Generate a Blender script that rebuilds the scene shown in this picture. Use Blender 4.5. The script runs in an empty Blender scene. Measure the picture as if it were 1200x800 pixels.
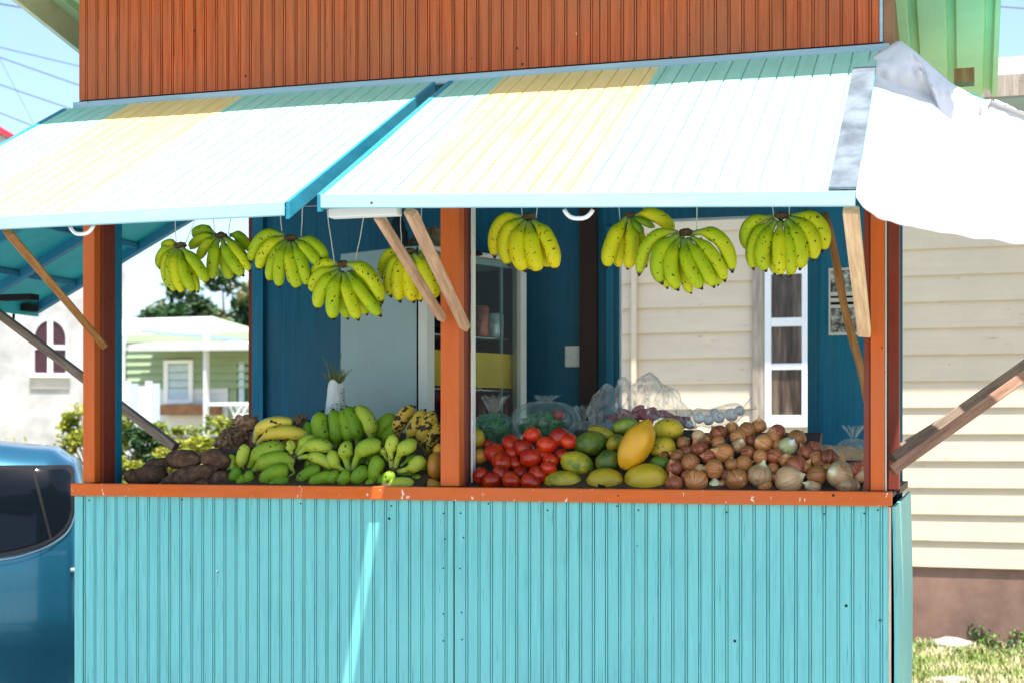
import bpy, bmesh, math, random
from mathutils import Vector, Matrix, noise
random.seed(7)
scene = bpy.context.scene
COL = scene.collection

# ------------------------------------------------------------------ camera
CX, CY, CZ = 1.418, -4.711, 1.55
YAW = math.radians(16.75)
FPX = 1770.0
cam_d = bpy.data.cameras.new('camera')
cam = bpy.data.objects.new('camera', cam_d)
COL.objects.link(cam)
cam.location = (CX, CY, CZ)
cam.rotation_euler = (math.radians(90), 0, YAW)
cam_d.lens = 36.0 * FPX / 1200.0
cam_d.sensor_width = 36.0
cam_d.shift_y = 110.0 / 1200.0
cam_d.clip_end = 2000
cam_d.dof.use_dof = True
cam_d.dof.focus_distance = 4.75
cam_d.dof.aperture_fstop = 5.0
scene.camera = cam

# ------------------------------------------------------------------ sky, sun, exposure
world = bpy.data.worlds.new('World')
scene.world = world
world.use_nodes = True
wn = world.node_tree
bg = wn.nodes['Background']
sky = wn.nodes.new('ShaderNodeTexSky')
sky.sky_type = 'NISHITA'
sky.sun_disc = False
SUNV = Vector((0.757, -1.0, 4.0)).normalized()
sky.sun_elevation = math.asin(SUNV.z)
sky.sun_rotation = math.atan2(SUNV.x, SUNV.y)
sky.air_density = 1.0
sky.dust_density = 1.5
sky.ozone_density = 3.0
wn.links.new(sky.outputs[0], bg.inputs[0])
bg.inputs[1].default_value = 0.10
sun_d = bpy.data.lights.new('sun', 'SUN')
sun_d.energy = 3.6
sun_d.angle = math.radians(0.5)
sun_d.color = (1.0, 0.955, 0.89)
sun = bpy.data.objects.new('sun', sun_d)
COL.objects.link(sun)
sun.rotation_euler = SUNV.to_track_quat('Z', 'Y').to_euler()
sun.location = (3, -6, 12)
scene.view_settings.view_transform = 'Standard'
scene.view_settings.look = 'None'
scene.view_settings.exposure = 1.70
scene.view_settings.gamma = 1
scene.view_settings.use_curve_mapping = False

# ------------------------------------------------------------------ pixel ray helper: point of the world at depth plane Y
SN, CN = math.sin(YAW), math.cos(YAW)
def SH(py): return py + 6.5 * min(1, max(0, py - 470) / 90.0)
def U(px, py, Y):
    a = (px - 600.0) / FPX
    dx, dy = a * CN - SN, a * SN + CN
    t = (Y - CY) / dy
    return Vector((CX + dx * t, Y, CZ - (py - 510.0) / FPX * t))
def S(px, Y):
    a = (px - 600.0) / FPX
    return FPX / ((Y - CY) / (a * SN + CN))

# ------------------------------------------------------------------ materials
def newmat(name):
    m = bpy.data.materials.new(name); m.use_nodes = True
    nt = m.node_tree; b = nt.nodes['Principled BSDF']
    return m, nt, b
def nd(nt, t, **kw):
    n = nt.nodes.new(t)
    for k, v in kw.items():
        if k in n.inputs: n.inputs[k].default_value = v
        else: setattr(n, k, v)
    return n
def rgba(c): return (c[0], c[1], c[2], 1)
def ramp(nt, src, stops, interp='LINEAR'):
    r = nt.nodes.new('ShaderNodeValToRGB'); r.color_ramp.interpolation = interp
    e = r.color_ramp.elements
    while len(e) < len(stops): e.new(0.5)
    for i, (p, c) in enumerate(stops):
        e[i].position = p; e[i].color = rgba(c) if len(c) == 3 else c
    nt.links.new(src, r.inputs[0]); return r
def mixc(nt, fac, a, b, mode='MIX'):
    m = nt.nodes.new('ShaderNodeMix'); m.data_type = 'RGBA'; m.blend_type = mode
    if isinstance(fac, (int, float)): m.inputs[0].default_value = fac
    else: nt.links.new(fac, m.inputs[0])
    for i, v in ((6, a), (7, b)):
        if isinstance(v, tuple): m.inputs[i].default_value = rgba(v)
        else: nt.links.new(v, m.inputs[i])
    return m.outputs[2]
def coords(nt, scale=(1, 1, 1), rand=False, kind='Object'):
    tc = nt.nodes.new('ShaderNodeTexCoord'); mp = nt.nodes.new('ShaderNodeMapping')
    mp.inputs['Scale'].default_value = scale
    nt.links.new(tc.outputs[kind], mp.inputs[0])
    if rand:
        oi = nt.nodes.new('ShaderNodeObjectInfo'); mu = nt.nodes.new('ShaderNodeMath'); mu.operation = 'MULTIPLY'
        mu.inputs[1].default_value = 37.0
        nt.links.new(oi.outputs['Random'], mu.inputs[0])
        cb = nt.nodes.new('ShaderNodeCombineXYZ')
        for i in range(3): nt.links.new(mu.outputs[0], cb.inputs[i])
        nt.links.new(cb.outputs[0], mp.inputs[1])
    return mp.outputs[0]
def noise_(nt, vec, scale=5, detail=4, rough=.55):
    n = nd(nt, 'ShaderNodeTexNoise', Scale=scale, Detail=detail, Roughness=rough)
    nt.links.new(vec, n.inputs['Vector']); return n.outputs['Fac']
def bump(nt, b, h, strength=.3, dist=.002):
    bp = nd(nt, 'ShaderNodeBump', Strength=strength, Distance=dist)
    nt.links.new(h, bp.inputs['Height']); nt.links.new(bp.outputs[0], b.inputs['Normal'])

def paint(name, col, rough=.5, grain=(60, 60, 3), var=.14, chip=(.85, .82, .75), chip_t=.80, chip_scale=28, wear=None, bumps=.35, darkspots=True, hair=None, alt=None):
    """weathered painted wood: streaks along the grain, a few chips and nail holes"""
    m, nt, b = newmat(name)
    v = coords(nt, grain)
    n1 = noise_(nt, v, 1.6, 6, .65)
    lo = tuple(c * (1 - var * 1.5) for c in col); hi = tuple(min(1, c * (1 + var)) for c in col)
    c1 = ramp(nt, n1, [(.3, lo), (.7, hi)]).outputs[0]
    v2 = coords(nt)
    n2 = noise_(nt, v2, 2.3, 5, .6)
    c2 = mixc(nt, ramp(nt, n2, [(.35, (0, 0, 0)), (.7, (1, 1, 1))]).outputs[0], c1, alt or tuple(min(1, c * .86 + .03) for c in col))
    if hair:
        nh = noise_(nt, coords(nt, (170, 170, 5)), 1.0, 3, .6)
        c2 = mixc(nt, ramp(nt, nh, [(.63, (0, 0, 0)), (.70, (1, 1, 1))]).outputs[0], c2, hair)
    # chips
    v3 = coords(nt, (1, 1, .45))
    n3 = noise_(nt, v3, chip_scale, 5, .7)
    c3 = mixc(nt, ramp(nt, n3, [(chip_t, (0, 0, 0)), (chip_t + .015, (1, 1, 1))]).outputs[0], c2, chip)
    if darkspots:
        vo = nd(nt, 'ShaderNodeTexVoronoi', Scale=9.0); nt.links.new(v2, vo.inputs['Vector'])
        c3 = mixc(nt, ramp(nt, vo.outputs['Distance'], [(.035, (1, 1, 1)), (.055, (0, 0, 0))]).outputs[0], c3, (.03, .025, .02))
    if wear:
        n4 = noise_(nt, coords(nt, (3, 3, 30) if wear[2] else (1, 1, 1)), wear[1], 6, .7)
        c3 = mixc(nt, ramp(nt, n4, [(.655, (0, 0, 0)), (.68, (1, 1, 1))]).outputs[0], c3, wear[0])
    nt.links.new(c3, b.inputs['Base Color'])
    b.inputs['Roughness'].default_value = rough; b.inputs['Specular IOR Level'].default_value = .22
    bump(nt, b, n1, bumps, .0015)
    return m

def simple(name, col, rough=.6, var=.1, scale=12, metallic=0, bstr=.2, bdist=.002, spec=.5):
    m, nt, b = newmat(name)
    n = noise_(nt, coords(nt), scale, 5, .6)
    c = ramp(nt, n, [(.3, tuple(x * (1 - var) for x in col)), (.7, tuple(min(1, x * (1 + var)) for x in col))]).outputs[0]
    nt.links.new(c, b.inputs['Base Color'])
    b.inputs['Roughness'].default_value = rough; b.inputs['Metallic'].default_value = metallic
    b.inputs['Specular IOR Level'].default_value = spec
    if bstr: bump(nt, b, n, bstr, bdist)
    return m

M = {}
M['turq'] = paint('turquoise paint', (.165, .52, .515), .45, chip=(.60, .85, .84), chip_t=.705, chip_scale=17, hair=(.04, .27, .29), alt=(.19, .55, .53))
M['red'] = paint('red brown paint', (.50, .100, .024), .5, grain=(50, 50, 1.6), var=.38, chip=(.75, .55, .40), chip_t=.74, hair=(.16, .03, .01), alt=(.38, .115, .045))
M['orange'] = paint('orange paint', (.62, .115, .010), .42, grain=(20, 20, 3), var=.12, chip=(.85, .72, .6), chip_t=.77, chip_scale=40)
M['orange_h'] = paint('orange ledge paint', (.62, .115, .010), .42, grain=(3, 20, 20), var=.12, chip=(.85, .72, .6), chip_t=.645, chip_scale=45)
M['darkred_shade'] = paint('dark red paint with shade', (.22, .032, .012), .5, grain=(20, 20, 3), var=.15, chip_t=.82)  # deeper red, with the shade on the posts' side faces in its colour
M['paleblue'] = paint('pale blue paint', (.36, .60, .70), .5, grain=(3, 30, 30), var=.12, chip=(.75, .8, .8), chip_t=.72)
M['teal_edge'] = paint('teal paint', (.02, .24, .33), .5, grain=(20, 3, 20), var=.2, chip=(.5, .7, .75), chip_t=.74)
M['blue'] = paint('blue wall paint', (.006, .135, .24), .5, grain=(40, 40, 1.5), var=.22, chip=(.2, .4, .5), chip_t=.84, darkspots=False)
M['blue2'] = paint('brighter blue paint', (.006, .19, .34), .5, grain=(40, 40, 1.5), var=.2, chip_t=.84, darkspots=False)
M['underblue'] = paint('awning underside paint', (.010, .42, .50), .55, grain=(4, 4, 4), var=.2, chip=(.2, .5, .6), chip_t=.7)
M['greyblue'] = paint('grey blue trim', (.33, .47, .52), .5, grain=(3, 30, 30), chip=(.15, .15, .14), chip_t=.68, chip_scale=14)
M['darkwood'] = simple('dark stained wood', (.035, .012, .008), .6)
M['counter'] = simple('worn counter wood', (.07, .035, .025), .6, .4, 20)
M['white'] = simple('white gloss paint', (.78, .79, .78), .35, .04)
M['cream'] = paint('cream siding paint', (.68, .565, .41), .6, grain=(1.5, 30, 14), var=.05, chip=(.28, .23, .17), chip_t=.72, chip_scale=5, darkspots=False, wear=((.34, .29, .22), 1.3, True))
M['foundation'] = simple('pinkish concrete', (.23, .135, .10), .9, .40, 2.5, bstr=.5, bdist=.01)
M['flash'] = simple('galvanised metal', (.42, .50, .55), .42, .25, 14, metallic=.35)
M['flash_d'] = simple('dull lead flashing', (.13, .155, .18), .8, .5, 10, spec=.2)
M['tarp'] = simple('white tarpaulin', (.60, .59, .58), .5, .05, 5, bstr=.35, bdist=.01)
M['green_roof'] = simple('light green metal', (.50, .70, .38), .5, .08, 3)
M['fridge'] = simple('grey enamel', (.28, .40, .42), .35, .06, 6, bstr=.05)
M['fridge_w'] = simple('white plastic frame', (.62, .64, .62), .35, .05)
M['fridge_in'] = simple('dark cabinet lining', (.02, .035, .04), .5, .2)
M['yellow_refl'] = simple('yellow panel', (.75, .50, .03), .5, .2, 5)
M['maroon_refl'] = simple('maroon panel', (.28, .02, .03), .5, .3, 5)
M['rubber'] = simple('black rubber', (.012, .012, .014), .75, .2, spec=.12)
M['chrome'] = simple('dull chrome', (.20, .24, .27), .35, .1, metallic=.6)
M['string'] = simple('white twine', (.7, .68, .6), .8, .1)
M['concrete'] = simple('pale concrete', (.50, .46, .41), .9, .12, 3, bstr=.3)
M['churchwall'] = simple('whitewashed masonry', (.44, .43, .415), .9, .30, 1.1, bstr=.8, bdist=.03)
M['redroof'] = simple('red roof sheet', (.55, .02, .05), .5)
M['maroon_glass'] = simple('maroon shutter', (.05, .012, .018), .35)
M['palegreen'] = simple('pale green boarding', (.27, .35, .20), .7, .08, 2)
M['whitewall'] = simple('white boards', (.60, .61, .60), .7, .06, 2)
M['palebluew'] = simple('pale blue shutter', (.45, .56, .64), .6)
M['brownwood'] = simple('brown boards', (.26, .12, .05), .7, .3, 5)
M['roofwhite'] = simple('white painted roof', (.50, .49, .47), .6, .05, 3)

def wood(name, c1, c2, rough=.7, sc=(3, 40, 40)):
    m, nt, b = newmat(name)
    n = noise_(nt, coords(nt, sc), 1.5, 6, .7)
    c = ramp(nt, n, [(.3, c1), (.5, tuple((a + d) / 2 for a, d in zip(c1, c2))), (.68, c2)]).outputs[0]
    k = noise_(nt, coords(nt), 14, 3)
    c = mixc(nt, ramp(nt, k, [(.68, (0, 0, 0)), (.74, (1, 1, 1))]).outputs[0], c, tuple(x * .35 for x in c1))
    nt.links.new(c, b.inputs['Base Color']); b.inputs['Roughness'].default_value = rough
    bump(nt, b, n, .6, .002); return m
M['stick'] = wood('raw timber stick', (.34, .17, .09), (.68, .45, .30), sc=(40, 40, 4))
M['stick_y'] = wood('golden timber stick', (.22, .085, .02), (.48, .23, .07), sc=(40, 40, 4))
M['stick_pale'] = wood('pale split cane', (.50, .30, .16), (.85, .65, .42), sc=(60, 60, 3))
M['stick_g'] = wood('weathered stick', (.10, .065, .045), (.30, .21, .15), sc=(40, 40, 4))
M['stick_r'] = wood('reddish timber', (.16, .075, .04), (.40, .22, .14), sc=(40, 40, 4))
M['weathered'] = wood('weathered board', (.20, .16, .12), (.48, .40, .32), sc=(30, 30, 2))
M['raw_edge'] = wood('raw ply edge', (.45, .33, .24), (.75, .65, .5), sc=(30, 30, 3))

# awning board paint: mint / yellow / mint bands along x
def awning_mat(name, x0, x1):
    m, nt, b = newmat(name)
    tc = nt.nodes.new('ShaderNodeTexCoord'); sp = nt.nodes.new('ShaderNodeSeparateXYZ')
    nt.links.new(tc.outputs['Object'], sp.inputs[0])
    n0 = noise_(nt, coords(nt), 30, 4); ad = nd(nt, 'ShaderNodeMath', operation='MULTIPLY_ADD')
    ad.inputs[1].default_value = .012; nt.links.new(n0, ad.inputs[0]); nt.links.new(sp.outputs[0], ad.inputs[2])
    g1 = nd(nt, 'ShaderNodeMath', operation='GREATER_THAN'); g1.inputs[1].default_value = x0 + .006; nt.links.new(ad.outputs[0], g1.inputs[0])
    g2 = nd(nt, 'ShaderNodeMath', operation='LESS_THAN'); g2.inputs[1].default_value = x1 + .006; nt.links.new(ad.outputs[0], g2.inputs[0])
    mu = nd(nt, 'ShaderNodeMath', operation='MULTIPLY'); nt.links.new(g1.outputs[0], mu.inputs[0]); nt.links.new(g2.outputs[0], mu.inputs[1])
    n = noise_(nt, coords(nt, (18, 2.5, 2.5)), 2, 6, .65)
    cg = ramp(nt, n, [(.3, (.23, .52, .38)), (.7, (.33, .62, .48))]).outputs[0]
    cy = ramp(nt, n, [(.3, (.70, .52, .165)), (.7, (.80, .61, .26))]).outputs[0]
    c = mixc(nt, mu.outputs[0], cg, cy)
    nt.links.new(c, b.inputs['Base Color']); b.inputs['Roughness'].default_value = .45
    bump(nt, b, n, .3, .002); return m

# ------------------------------------------------------------------ mesh helpers
def rootloc(o):
    v = Vector((0, 0, 0))
    while o is not None:
        v += o.location; o = o.parent
    return v
def tag(o, label=None, cat=None, group=None, kind=None):
    if label: o['label'] = label
    if cat: o['category'] = cat
    if group: o['group'] = group
    if kind: o['kind'] = kind
    return o
def thing(name, label, cat, loc=(0, 0, 0), rz=0, group=None):
    o = bpy.data.objects.new(name, None); COL.objects.link(o)
    o.empty_display_size = .1
    o.location = loc; o.rotation_euler = (0, 0, rz)
    return tag(o, label, cat, group)
class MB:
    def __init__(s): s.v = []; s.f = []; s.att = []
    def add(s, vs, fs, att=None):
        k = len(s.v); s.v += [Vector(p) for p in vs]; s.f += [tuple(i + k for i in f) for f in fs]
        s.att += att if att else [0.0] * len(vs)
    def box(s, x0, x1, y0, y1, z0, z1):
        s.add([(x, y, z) for x in (x0, x1) for y in (y0, y1) for z in (z0, z1)],
              [(0, 1, 3, 2), (4, 6, 7, 5), (0, 4, 5, 1), (2, 3, 7, 6), (0, 2, 6, 4), (1, 5, 7, 3)]); return s
    def hexa(s, a, b):      # two quads, joined
        s.add(list(a) + list(b), [(3, 2, 1, 0), (4, 5, 6, 7), (0, 1, 5, 4), (1, 2, 6, 5), (2, 3, 7, 6), (3, 0, 4, 7)]); return s
    def bar(s, a, b, w, h, up=(0, 0, 1)):
        a = Vector(a); b = Vector(b); d = (b - a).normalized(); up = Vector(up)
        r = d.cross(up).normalized(); u = r.cross(d).normalized()
        q = lambda p: [p + r * w / 2 + u * h / 2, p - r * w / 2 + u * h / 2, p - r * w / 2 - u * h / 2, p + r * w / 2 - u * h / 2]
        return s.hexa(q(a), q(b))
    def tube(s, pts, rad, n=8, cap=True, att=None):
        pts = [Vector(p) for p in pts]
        if not isinstance(rad, (list, tuple)): rad = [rad] * len(pts)
        up = None; k = len(s.v)
        for i, p in enumerate(pts):
            d = (pts[min(i + 1, len(pts) - 1)] - pts[max(i - 1, 0)]).normalized()
            if up is None:
                up = Vector((0, 0, 1)) if abs(d.z) < .9 else Vector((1, 0, 0))
            r = d.cross(up).normalized(); up = r.cross(d).normalized()
            for j in range(n):
                a = 2 * math.pi * j / n
                s.v.append(p + (r * math.cos(a) + up * math.sin(a)) * rad[i]); s.att.append(att[i] if att else 0.0)
        for i in range(len(pts) - 1):
            for j in range(n):
                s.f.append((k + i * n + j, k + i * n + (j + 1) % n, k + (i + 1) * n + (j + 1) % n, k + (i + 1) * n + j))
        if cap:
            s.f.append(tuple(k + j for j in reversed(range(n)))); e = k + (len(pts) - 1) * n
            s.f.append(tuple(e + j for j in range(n)))
        return s
    def grid(s, fn, nu, nv, wrap=False):
        k = len(s.v)
        for i in range(nu + 1):
            for j in range(nv + (0 if wrap else 1)):
                s.v.append(Vector(fn(i / nu, j / nv))); s.att.append(0.0)
        W = nv if wrap else nv + 1
        for i in range(nu):
            for j in range(nv):
                s.f.append((k + i * W + j, k + (i + 1) * W + j, k + (i + 1) * W + (j + 1) % W, k + i * W + (j + 1) % W))
        return s
    def lathe(s, prof, n=20, c=(0, 0, 0)):
        c = Vector(c)
        s.grid(lambda u, v: c + Vector((prof_at(prof, u)[0] * math.cos(2 * math.pi * v), prof_at(prof, u)[0] * math.sin(2 * math.pi * v), prof_at(prof, u)[1])), len(prof) - 1, n, True)
        return s
    def build(s, name, mat, parent=None, smooth=False, local=False, bevel=0, solid=0, label=None, cat=None, group=None, kind=None, loc=None, autosmooth=False):
        me = bpy.data.meshes.new(name)
        if loc is not None: off = Vector(loc)
        else: off = Vector((0, 0, 0)) if local or parent is None else rootloc(parent)
        me.from_pydata([v - off for v in s.v], [], s.f)
        if any(s.att):
            a = me.attributes.new('tt', 'FLOAT', 'POINT'); a.data.foreach_set('value', s.att)
        bm = bmesh.new(); bm.from_mesh(me); bmesh.ops.recalc_face_normals(bm, faces=bm.faces)
        if bevel:
            bmesh.ops.bevel(bm, geom=[e for e in bm.edges if e.is_manifold and e.calc_face_angle(0) > .5], offset=bevel, segments=2, affect='EDGES', profile=.5)
        bm.to_mesh(me); bm.free()
        if smooth:
            me.polygons.foreach_set('use_smooth', [True] * len(me.polygons))
        me.materials.append(M[mat] if isinstance(mat, str) else mat)
        o = bpy.data.objects.new(name, me); COL.objects.link(o)
        if parent is not None: o.parent = parent
        if loc is not None: o.location = loc
        if solid:
            md = o.modifiers.new('thickness', 'SOLIDIFY'); md.thickness = solid
        return tag(o, label, cat, group, kind)
def prof_at(prof, u):
    i = round(u * (len(prof) - 1)); return prof[i]
def box(name, mat, parent, x0, x1, y0, y1, z0, z1, bevel=0, **k):
    return MB().box(x0, x1, y0, y1, z0, z1).build(name, mat, parent, bevel=bevel, **k)
def bez(p0, p1, p2, t): return p0 * (1 - t) ** 2 + p1 * 2 * t * (1 - t) + p2 * t * t

# ------------------------------------------------------------------ ground
m, nt, b = newmat('dry ground')
v = coords(nt)
n1 = noise_(nt, v, .6, 6, .6); n2 = noise_(nt, v, 14, 6, .7)
c = ramp(nt, n1, [(.35, (.26, .23, .13)), (.6, (.36, .32, .22))]).outputs[0]
c = mixc(nt, ramp(nt, n2, [(.45, (0, 0, 0)), (.65, (1, 1, 1))]).outputs[0], c, (.30, .31, .15))
nt.links.new(c, b.inputs['Base Color']); b.inputs['Roughness'].default_value = .95
bump(nt, b, n2, .6, .03)
M['ground'] = m
MB().box(-400, 400, -60, 500, -.3, 0).build('ground', 'ground', kind='structure')
XL_ = -1.614
M['dark_ground'] = simple('added dark ground', (.16, .155, .145), .9, .2, 3, bstr=.3)
M['forecourt'] = simple('pale worn forecourt', (.34, .325, .29), .9, .2, 3, bstr=.3)
MB().box(-30, 30, -14, -.35, -.02, .006).build('pavement', 'forecourt', kind='structure')

MB().box(-30, XL_ - .1, -.349, 9.5, -.02, .006).build('dark_ground_sheet', 'dark_ground', kind='structure')  # dark sheet added so the car body and windows reflect darker ground

# ------------------------------------------------------------------ the produce stall
XL, XR = -1.614, 1.19      # front wall ends
YB = 1.36                  # back of the stall
stall = thing('produce_stall', 'turquoise and orange wooden roadside fruit stall with striped lift-up awnings', 'market stall', (-.2, .6, 0))

def beadboard(x0, x1, z0, z1, y, pitch=.0426, phase=0.0, thick=.012, amp=.0055):
    """vertical tongue-and-groove boards: every joint is groove, bead, groove"""
    mb = MB(); pts = [(x0, y)]
    x = x0 + pitch * (1 - phase)
    rr = random.Random(int(x0 * 1000) + int(z0 * 100))
    while x < x1 - .012:
        o = rr.uniform(-.0005, .0006)
        pts += [(x - .0065, y + o), (x - .0055, y + amp), (x - .0040, y + amp), (x - .003, y + o), (x + .001, y + o - .0004), (x + .002, y + amp), (x + .0035, y + amp), (x + .0045, y)]
        x += pitch * rr.uniform(.985, 1.015)
    pts += [(x1, y)]
    n = len(pts)
    mb.add([(p[0], p[1], z0) for p in pts] + [(p[0], p[1], z1) for p in pts], [(i, i + 1, n + i + 1, n + i) for i in range(n - 1)])
    mb.box(x0, x1, y + amp + .002, y + thick + .006, z0, z1)
    return mb
XJ = U(532, 600, 0).x
beadboard(XL, XJ - .0028, .12, 1.336, 0, phase=.4).build('front_panel', 'turq', stall)
beadboard(XJ + .0028, XR, .12, 1.336, 0).build('front_panel', 'turq', stall)
box('corner_strip', 'turq', stall, XL - .012, XL + .02, -.006, -.0015, .12, 1.334)
for zn in (.45, .62, .70, .88, .97, 1.12, 1.21, 1.30):
    for sx in (-.030, .028):
        q = random.uniform(-.008, .008)
        MB().tube([(XJ + sx + q, .004, zn + q), (XJ + sx + q, -.0012, zn + q)], .0028, 7).build('nail', 'rubber', stall)
for xn in (-1.57, -1.2, -.75, -.42, -.08, .12, .35, .42, .70, 1.0, 1.12, 1.16):
    q = random.uniform(-.01, .01)
    MB().tube([(xn, .004, 1.318 + q), (xn, -.0012, 1.318 + q)], .0028, 7).build('nail', 'rubber', stall)
# right side panel, bowing slightly off its frame
mb = MB()
mb.grid(lambda u, v: (XR + .012 + .016 * math.sin(u * math.pi * .8), .012 + v * (YB - .03), .12 + (1.335 - .12) * u), 12, 4)
mb.build('side_panel', 'turq', stall, solid=.01)
box('panel_edge', 'raw_edge', stall, XR + .001, XR + .009, -.001, .010, .12, 1.334)
box('side_panel', 'turq', stall, XL, XL + .012, .03, YB, .12, 1.335)
for (x, y) in ((XL + .06, .08), (XR - .06, .08), (XL + .06, YB - .06), (XR - .06, YB - .06), (-.2, .08)):
    box('foundation_block', 'concrete', stall, x - .1, x + .1, y - .05, y + .15, 0, .118)
box('floor', 'darkwood', stall, XL + .014, XR - .002, .03, YB - .002, .12, .16)
# ledge
MB().box(XL - .02, XR + .012, -.020, .0225, 1.337, 1.381).build('counter_ledge', 'orange_h', stall, bevel=.003)
box('counter_top', 'counter', stall, XL, XR - .002, .024, .62, 1.35, 1.362)
box('counter_top', 'counter', stall, XR - .15, XR + .01, .622, YB, 1.35, 1.374, label='worn bare side ledge')
box('counter_top', 'counter', stall, XL, XL + .15, .622, YB, 1.35, 1.362)
# posts
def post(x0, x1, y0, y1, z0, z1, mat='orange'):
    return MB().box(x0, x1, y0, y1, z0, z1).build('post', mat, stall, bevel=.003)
def px_x(px, Y=0.0): return U(px, 500, Y).x
ZT = 2.70
post(px_x(97), px_x(110.5), .0, .042, 1.383, ZT)
post(px_x(97) + .004, px_x(113), .044, .125, 1.376, ZT, 'darkred_shade')
box('corner_batten', 'blue2', stall, px_x(113) - .004, px_x(113) + .003, .127, .165, 1.376, ZT, label='turquoise batten')
post(px_x(516), px_x(538), .0, .055, 1.383, ZT)
post(px_x(516) + .005, px_x(538) + .001, .057, .118, 1.376, ZT, 'darkred_shade')
box('post_edge_strip', 'white', stall, px_x(539) + .005, px_x(539) + .011, .10, .132, 1.376, ZT)
post(px_x(1020), px_x(1036.5), -.002, .05, 1.383, ZT)
post(px_x(1012), px_x(1019.5), .006, .07, 1.383, ZT, 'darkred_shade')
box('post_edge_strip', 'cream', stall, px_x(1037), px_x(1038.6), .004, .03, 1.383, ZT)
post(px_x(1041, .3), px_x(1054, .3), .28, .36, 1.376, ZT, 'darkred_shade')
post(px_x(1043, YB), px_x(1053, YB), YB - .08, YB, .12, ZT, 'darkwood')
# header beams
box('header_beam', 'blue', stall, XL, XR, .01, .05, ZT + .002, ZT + .09)
box('ceiling', 'blue', stall, XL, XR, .052, YB, ZT + .03, ZT + .04)
box('header_beam', 'blue', stall, XL, XR, YB - .05, YB - .002, 2.55, ZT)
# back wall: panels between openings
def back(x0, x1, z0, z1, mat='blue', dy=0.0, name='back_wall', bev=0, **k):
    return box(name, mat, stall, x0, x1, YB - .03 - dy, YB - .005 - dy, z0, z1, **k)
bx = lambda p: px_x(p, YB)
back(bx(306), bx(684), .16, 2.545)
post(bx(297), bx(302), YB - .05, YB, .16, 2.545, 'darkred_shade')
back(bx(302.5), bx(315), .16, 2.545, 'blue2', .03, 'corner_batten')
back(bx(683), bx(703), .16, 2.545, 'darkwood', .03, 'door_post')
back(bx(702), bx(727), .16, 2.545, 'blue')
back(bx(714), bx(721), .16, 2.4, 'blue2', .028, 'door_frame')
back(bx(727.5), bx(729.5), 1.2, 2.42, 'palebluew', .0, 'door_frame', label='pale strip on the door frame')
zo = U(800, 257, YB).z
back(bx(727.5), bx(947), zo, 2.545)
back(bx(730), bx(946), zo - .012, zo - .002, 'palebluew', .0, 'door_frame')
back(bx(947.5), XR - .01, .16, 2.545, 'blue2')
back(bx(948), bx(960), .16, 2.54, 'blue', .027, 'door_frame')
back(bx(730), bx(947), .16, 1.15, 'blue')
# light switch
ls = U(674, 417.5, YB - .032)
lsw = MB().box(ls.x - .042, ls.x + .042, YB - .044, YB - .0315, ls.z - .044, ls.z + .044).build('light_switch', 'white', stall, bevel=.004)
MB().box(ls.x - .012, ls.x + .012, YB - .05, YB - .0445, ls.z - .016, ls.z + .016).build('rocker', 'white', lsw, bevel=.002)
for s_ in (-1, 1):
    MB().box(ls.x + s_ * .032 - .003, ls.x + s_ * .032 + .003, YB - .0455, YB - .0443, ls.z - .003, ls.z + .003).build('screw', 'flash', lsw)
# upper wall
x2 = U(1030.5, 100, 0).x
xa, xb = px_x(381), px_x(703)
ZR0 = 2.742
for q, (a, d) in enumerate(((XL + .003, xa - .002), (xa + .001, xb - .002), (xb + .001, x2))):
    beadboard(a, d, ZR0, 3.33, 0, phase=.3, pitch=.0428).build('upper_wall', 'red', stall)
box('corner_strip', 'greyblue', stall, x2 + .001, x2 + .010, -.004, .03, ZR0 + .0, 3.33)
box('corner_strip', 'brownwood', stall, x2 + .011, x2 + .042, .004, .05, ZR0 - .05, 3.33)
box('shadow_gap', 'rubber', stall, XL, x2, .004, .02, ZR0 - .009, ZR0 - .001)
MB().box(XL - .012, x2 + .03, -.018, .003, ZR0 - .034, ZR0 - .009).build('trim_board', 'greyblue', stall, bevel=.002)
box('upper_side_wall', 'brownwood', stall, x2, x2 + .01, .052, YB, ZR0 + .06, 3.1)
box('upper_side_wall', 'red', stall, XL - .004, XL + .01, .052, YB, ZR0 + .06, 3.1)

# roof: shed roof falling to the back, ribbed sheet
def roof_sheet(x0, x1, y0, y1, z0, z1, pitch=.2, name='roof', mat='green_roof'):
    mb = MB(); pts = []
    x = x0
    while x < x1 - .01:
        pts += [(x, 0), (x + pitch * .55, 0), (x + pitch * .62, .028), (x + pitch * .80, .028), (x + pitch * .87, 0)]
        x += pitch
    pts.append((x, 0)); n = len(pts); NV = 6
    for k in range(NV + 1):
        t = k / NV
        for p in pts: mb.v.append(Vector((p[0], y0 + (y1 - y0) * t, z0 + (z1 - z0) * t + p[1]))); mb.att.append(0)
    for k in range(NV):
        for i in range(n - 1): mb.f.append((k * n + i, k * n + i + 1, (k + 1) * n + i + 1, (k + 1) * n + i))
    return mb.build(name, mat, stall, solid=.002)
RY0, RY1, RZ0, RZ1 = -.34, 1.75, 3.36, 2.93
roof = roof_sheet(XL - .36, 1.50, RY0, RY1, RZ0, RZ1, pitch=.135)
M['fascia'] = simple('pale yellow eave', (.62, .60, .42), .6)
box('eave_board', 'fascia', roof, XL - .36, 1.53, RY0 - .02, RY0, RZ0 - .10, RZ0 + .03)
mb = MB(); mb.bar((XL - .34, RY0, RZ0 - .06), (XL - .34, RY1, RZ1 - .06), .02, .10); mb.build('eave_board', 'fascia', roof)
rb = U(1130, 94, 1.0)
mb = MB().box(rb.x - .035, rb.x + .035, .92, 1.0, rb.z - .025, rb.z + .025); mb.build('rafter_block', 'stick_y', stall)

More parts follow.
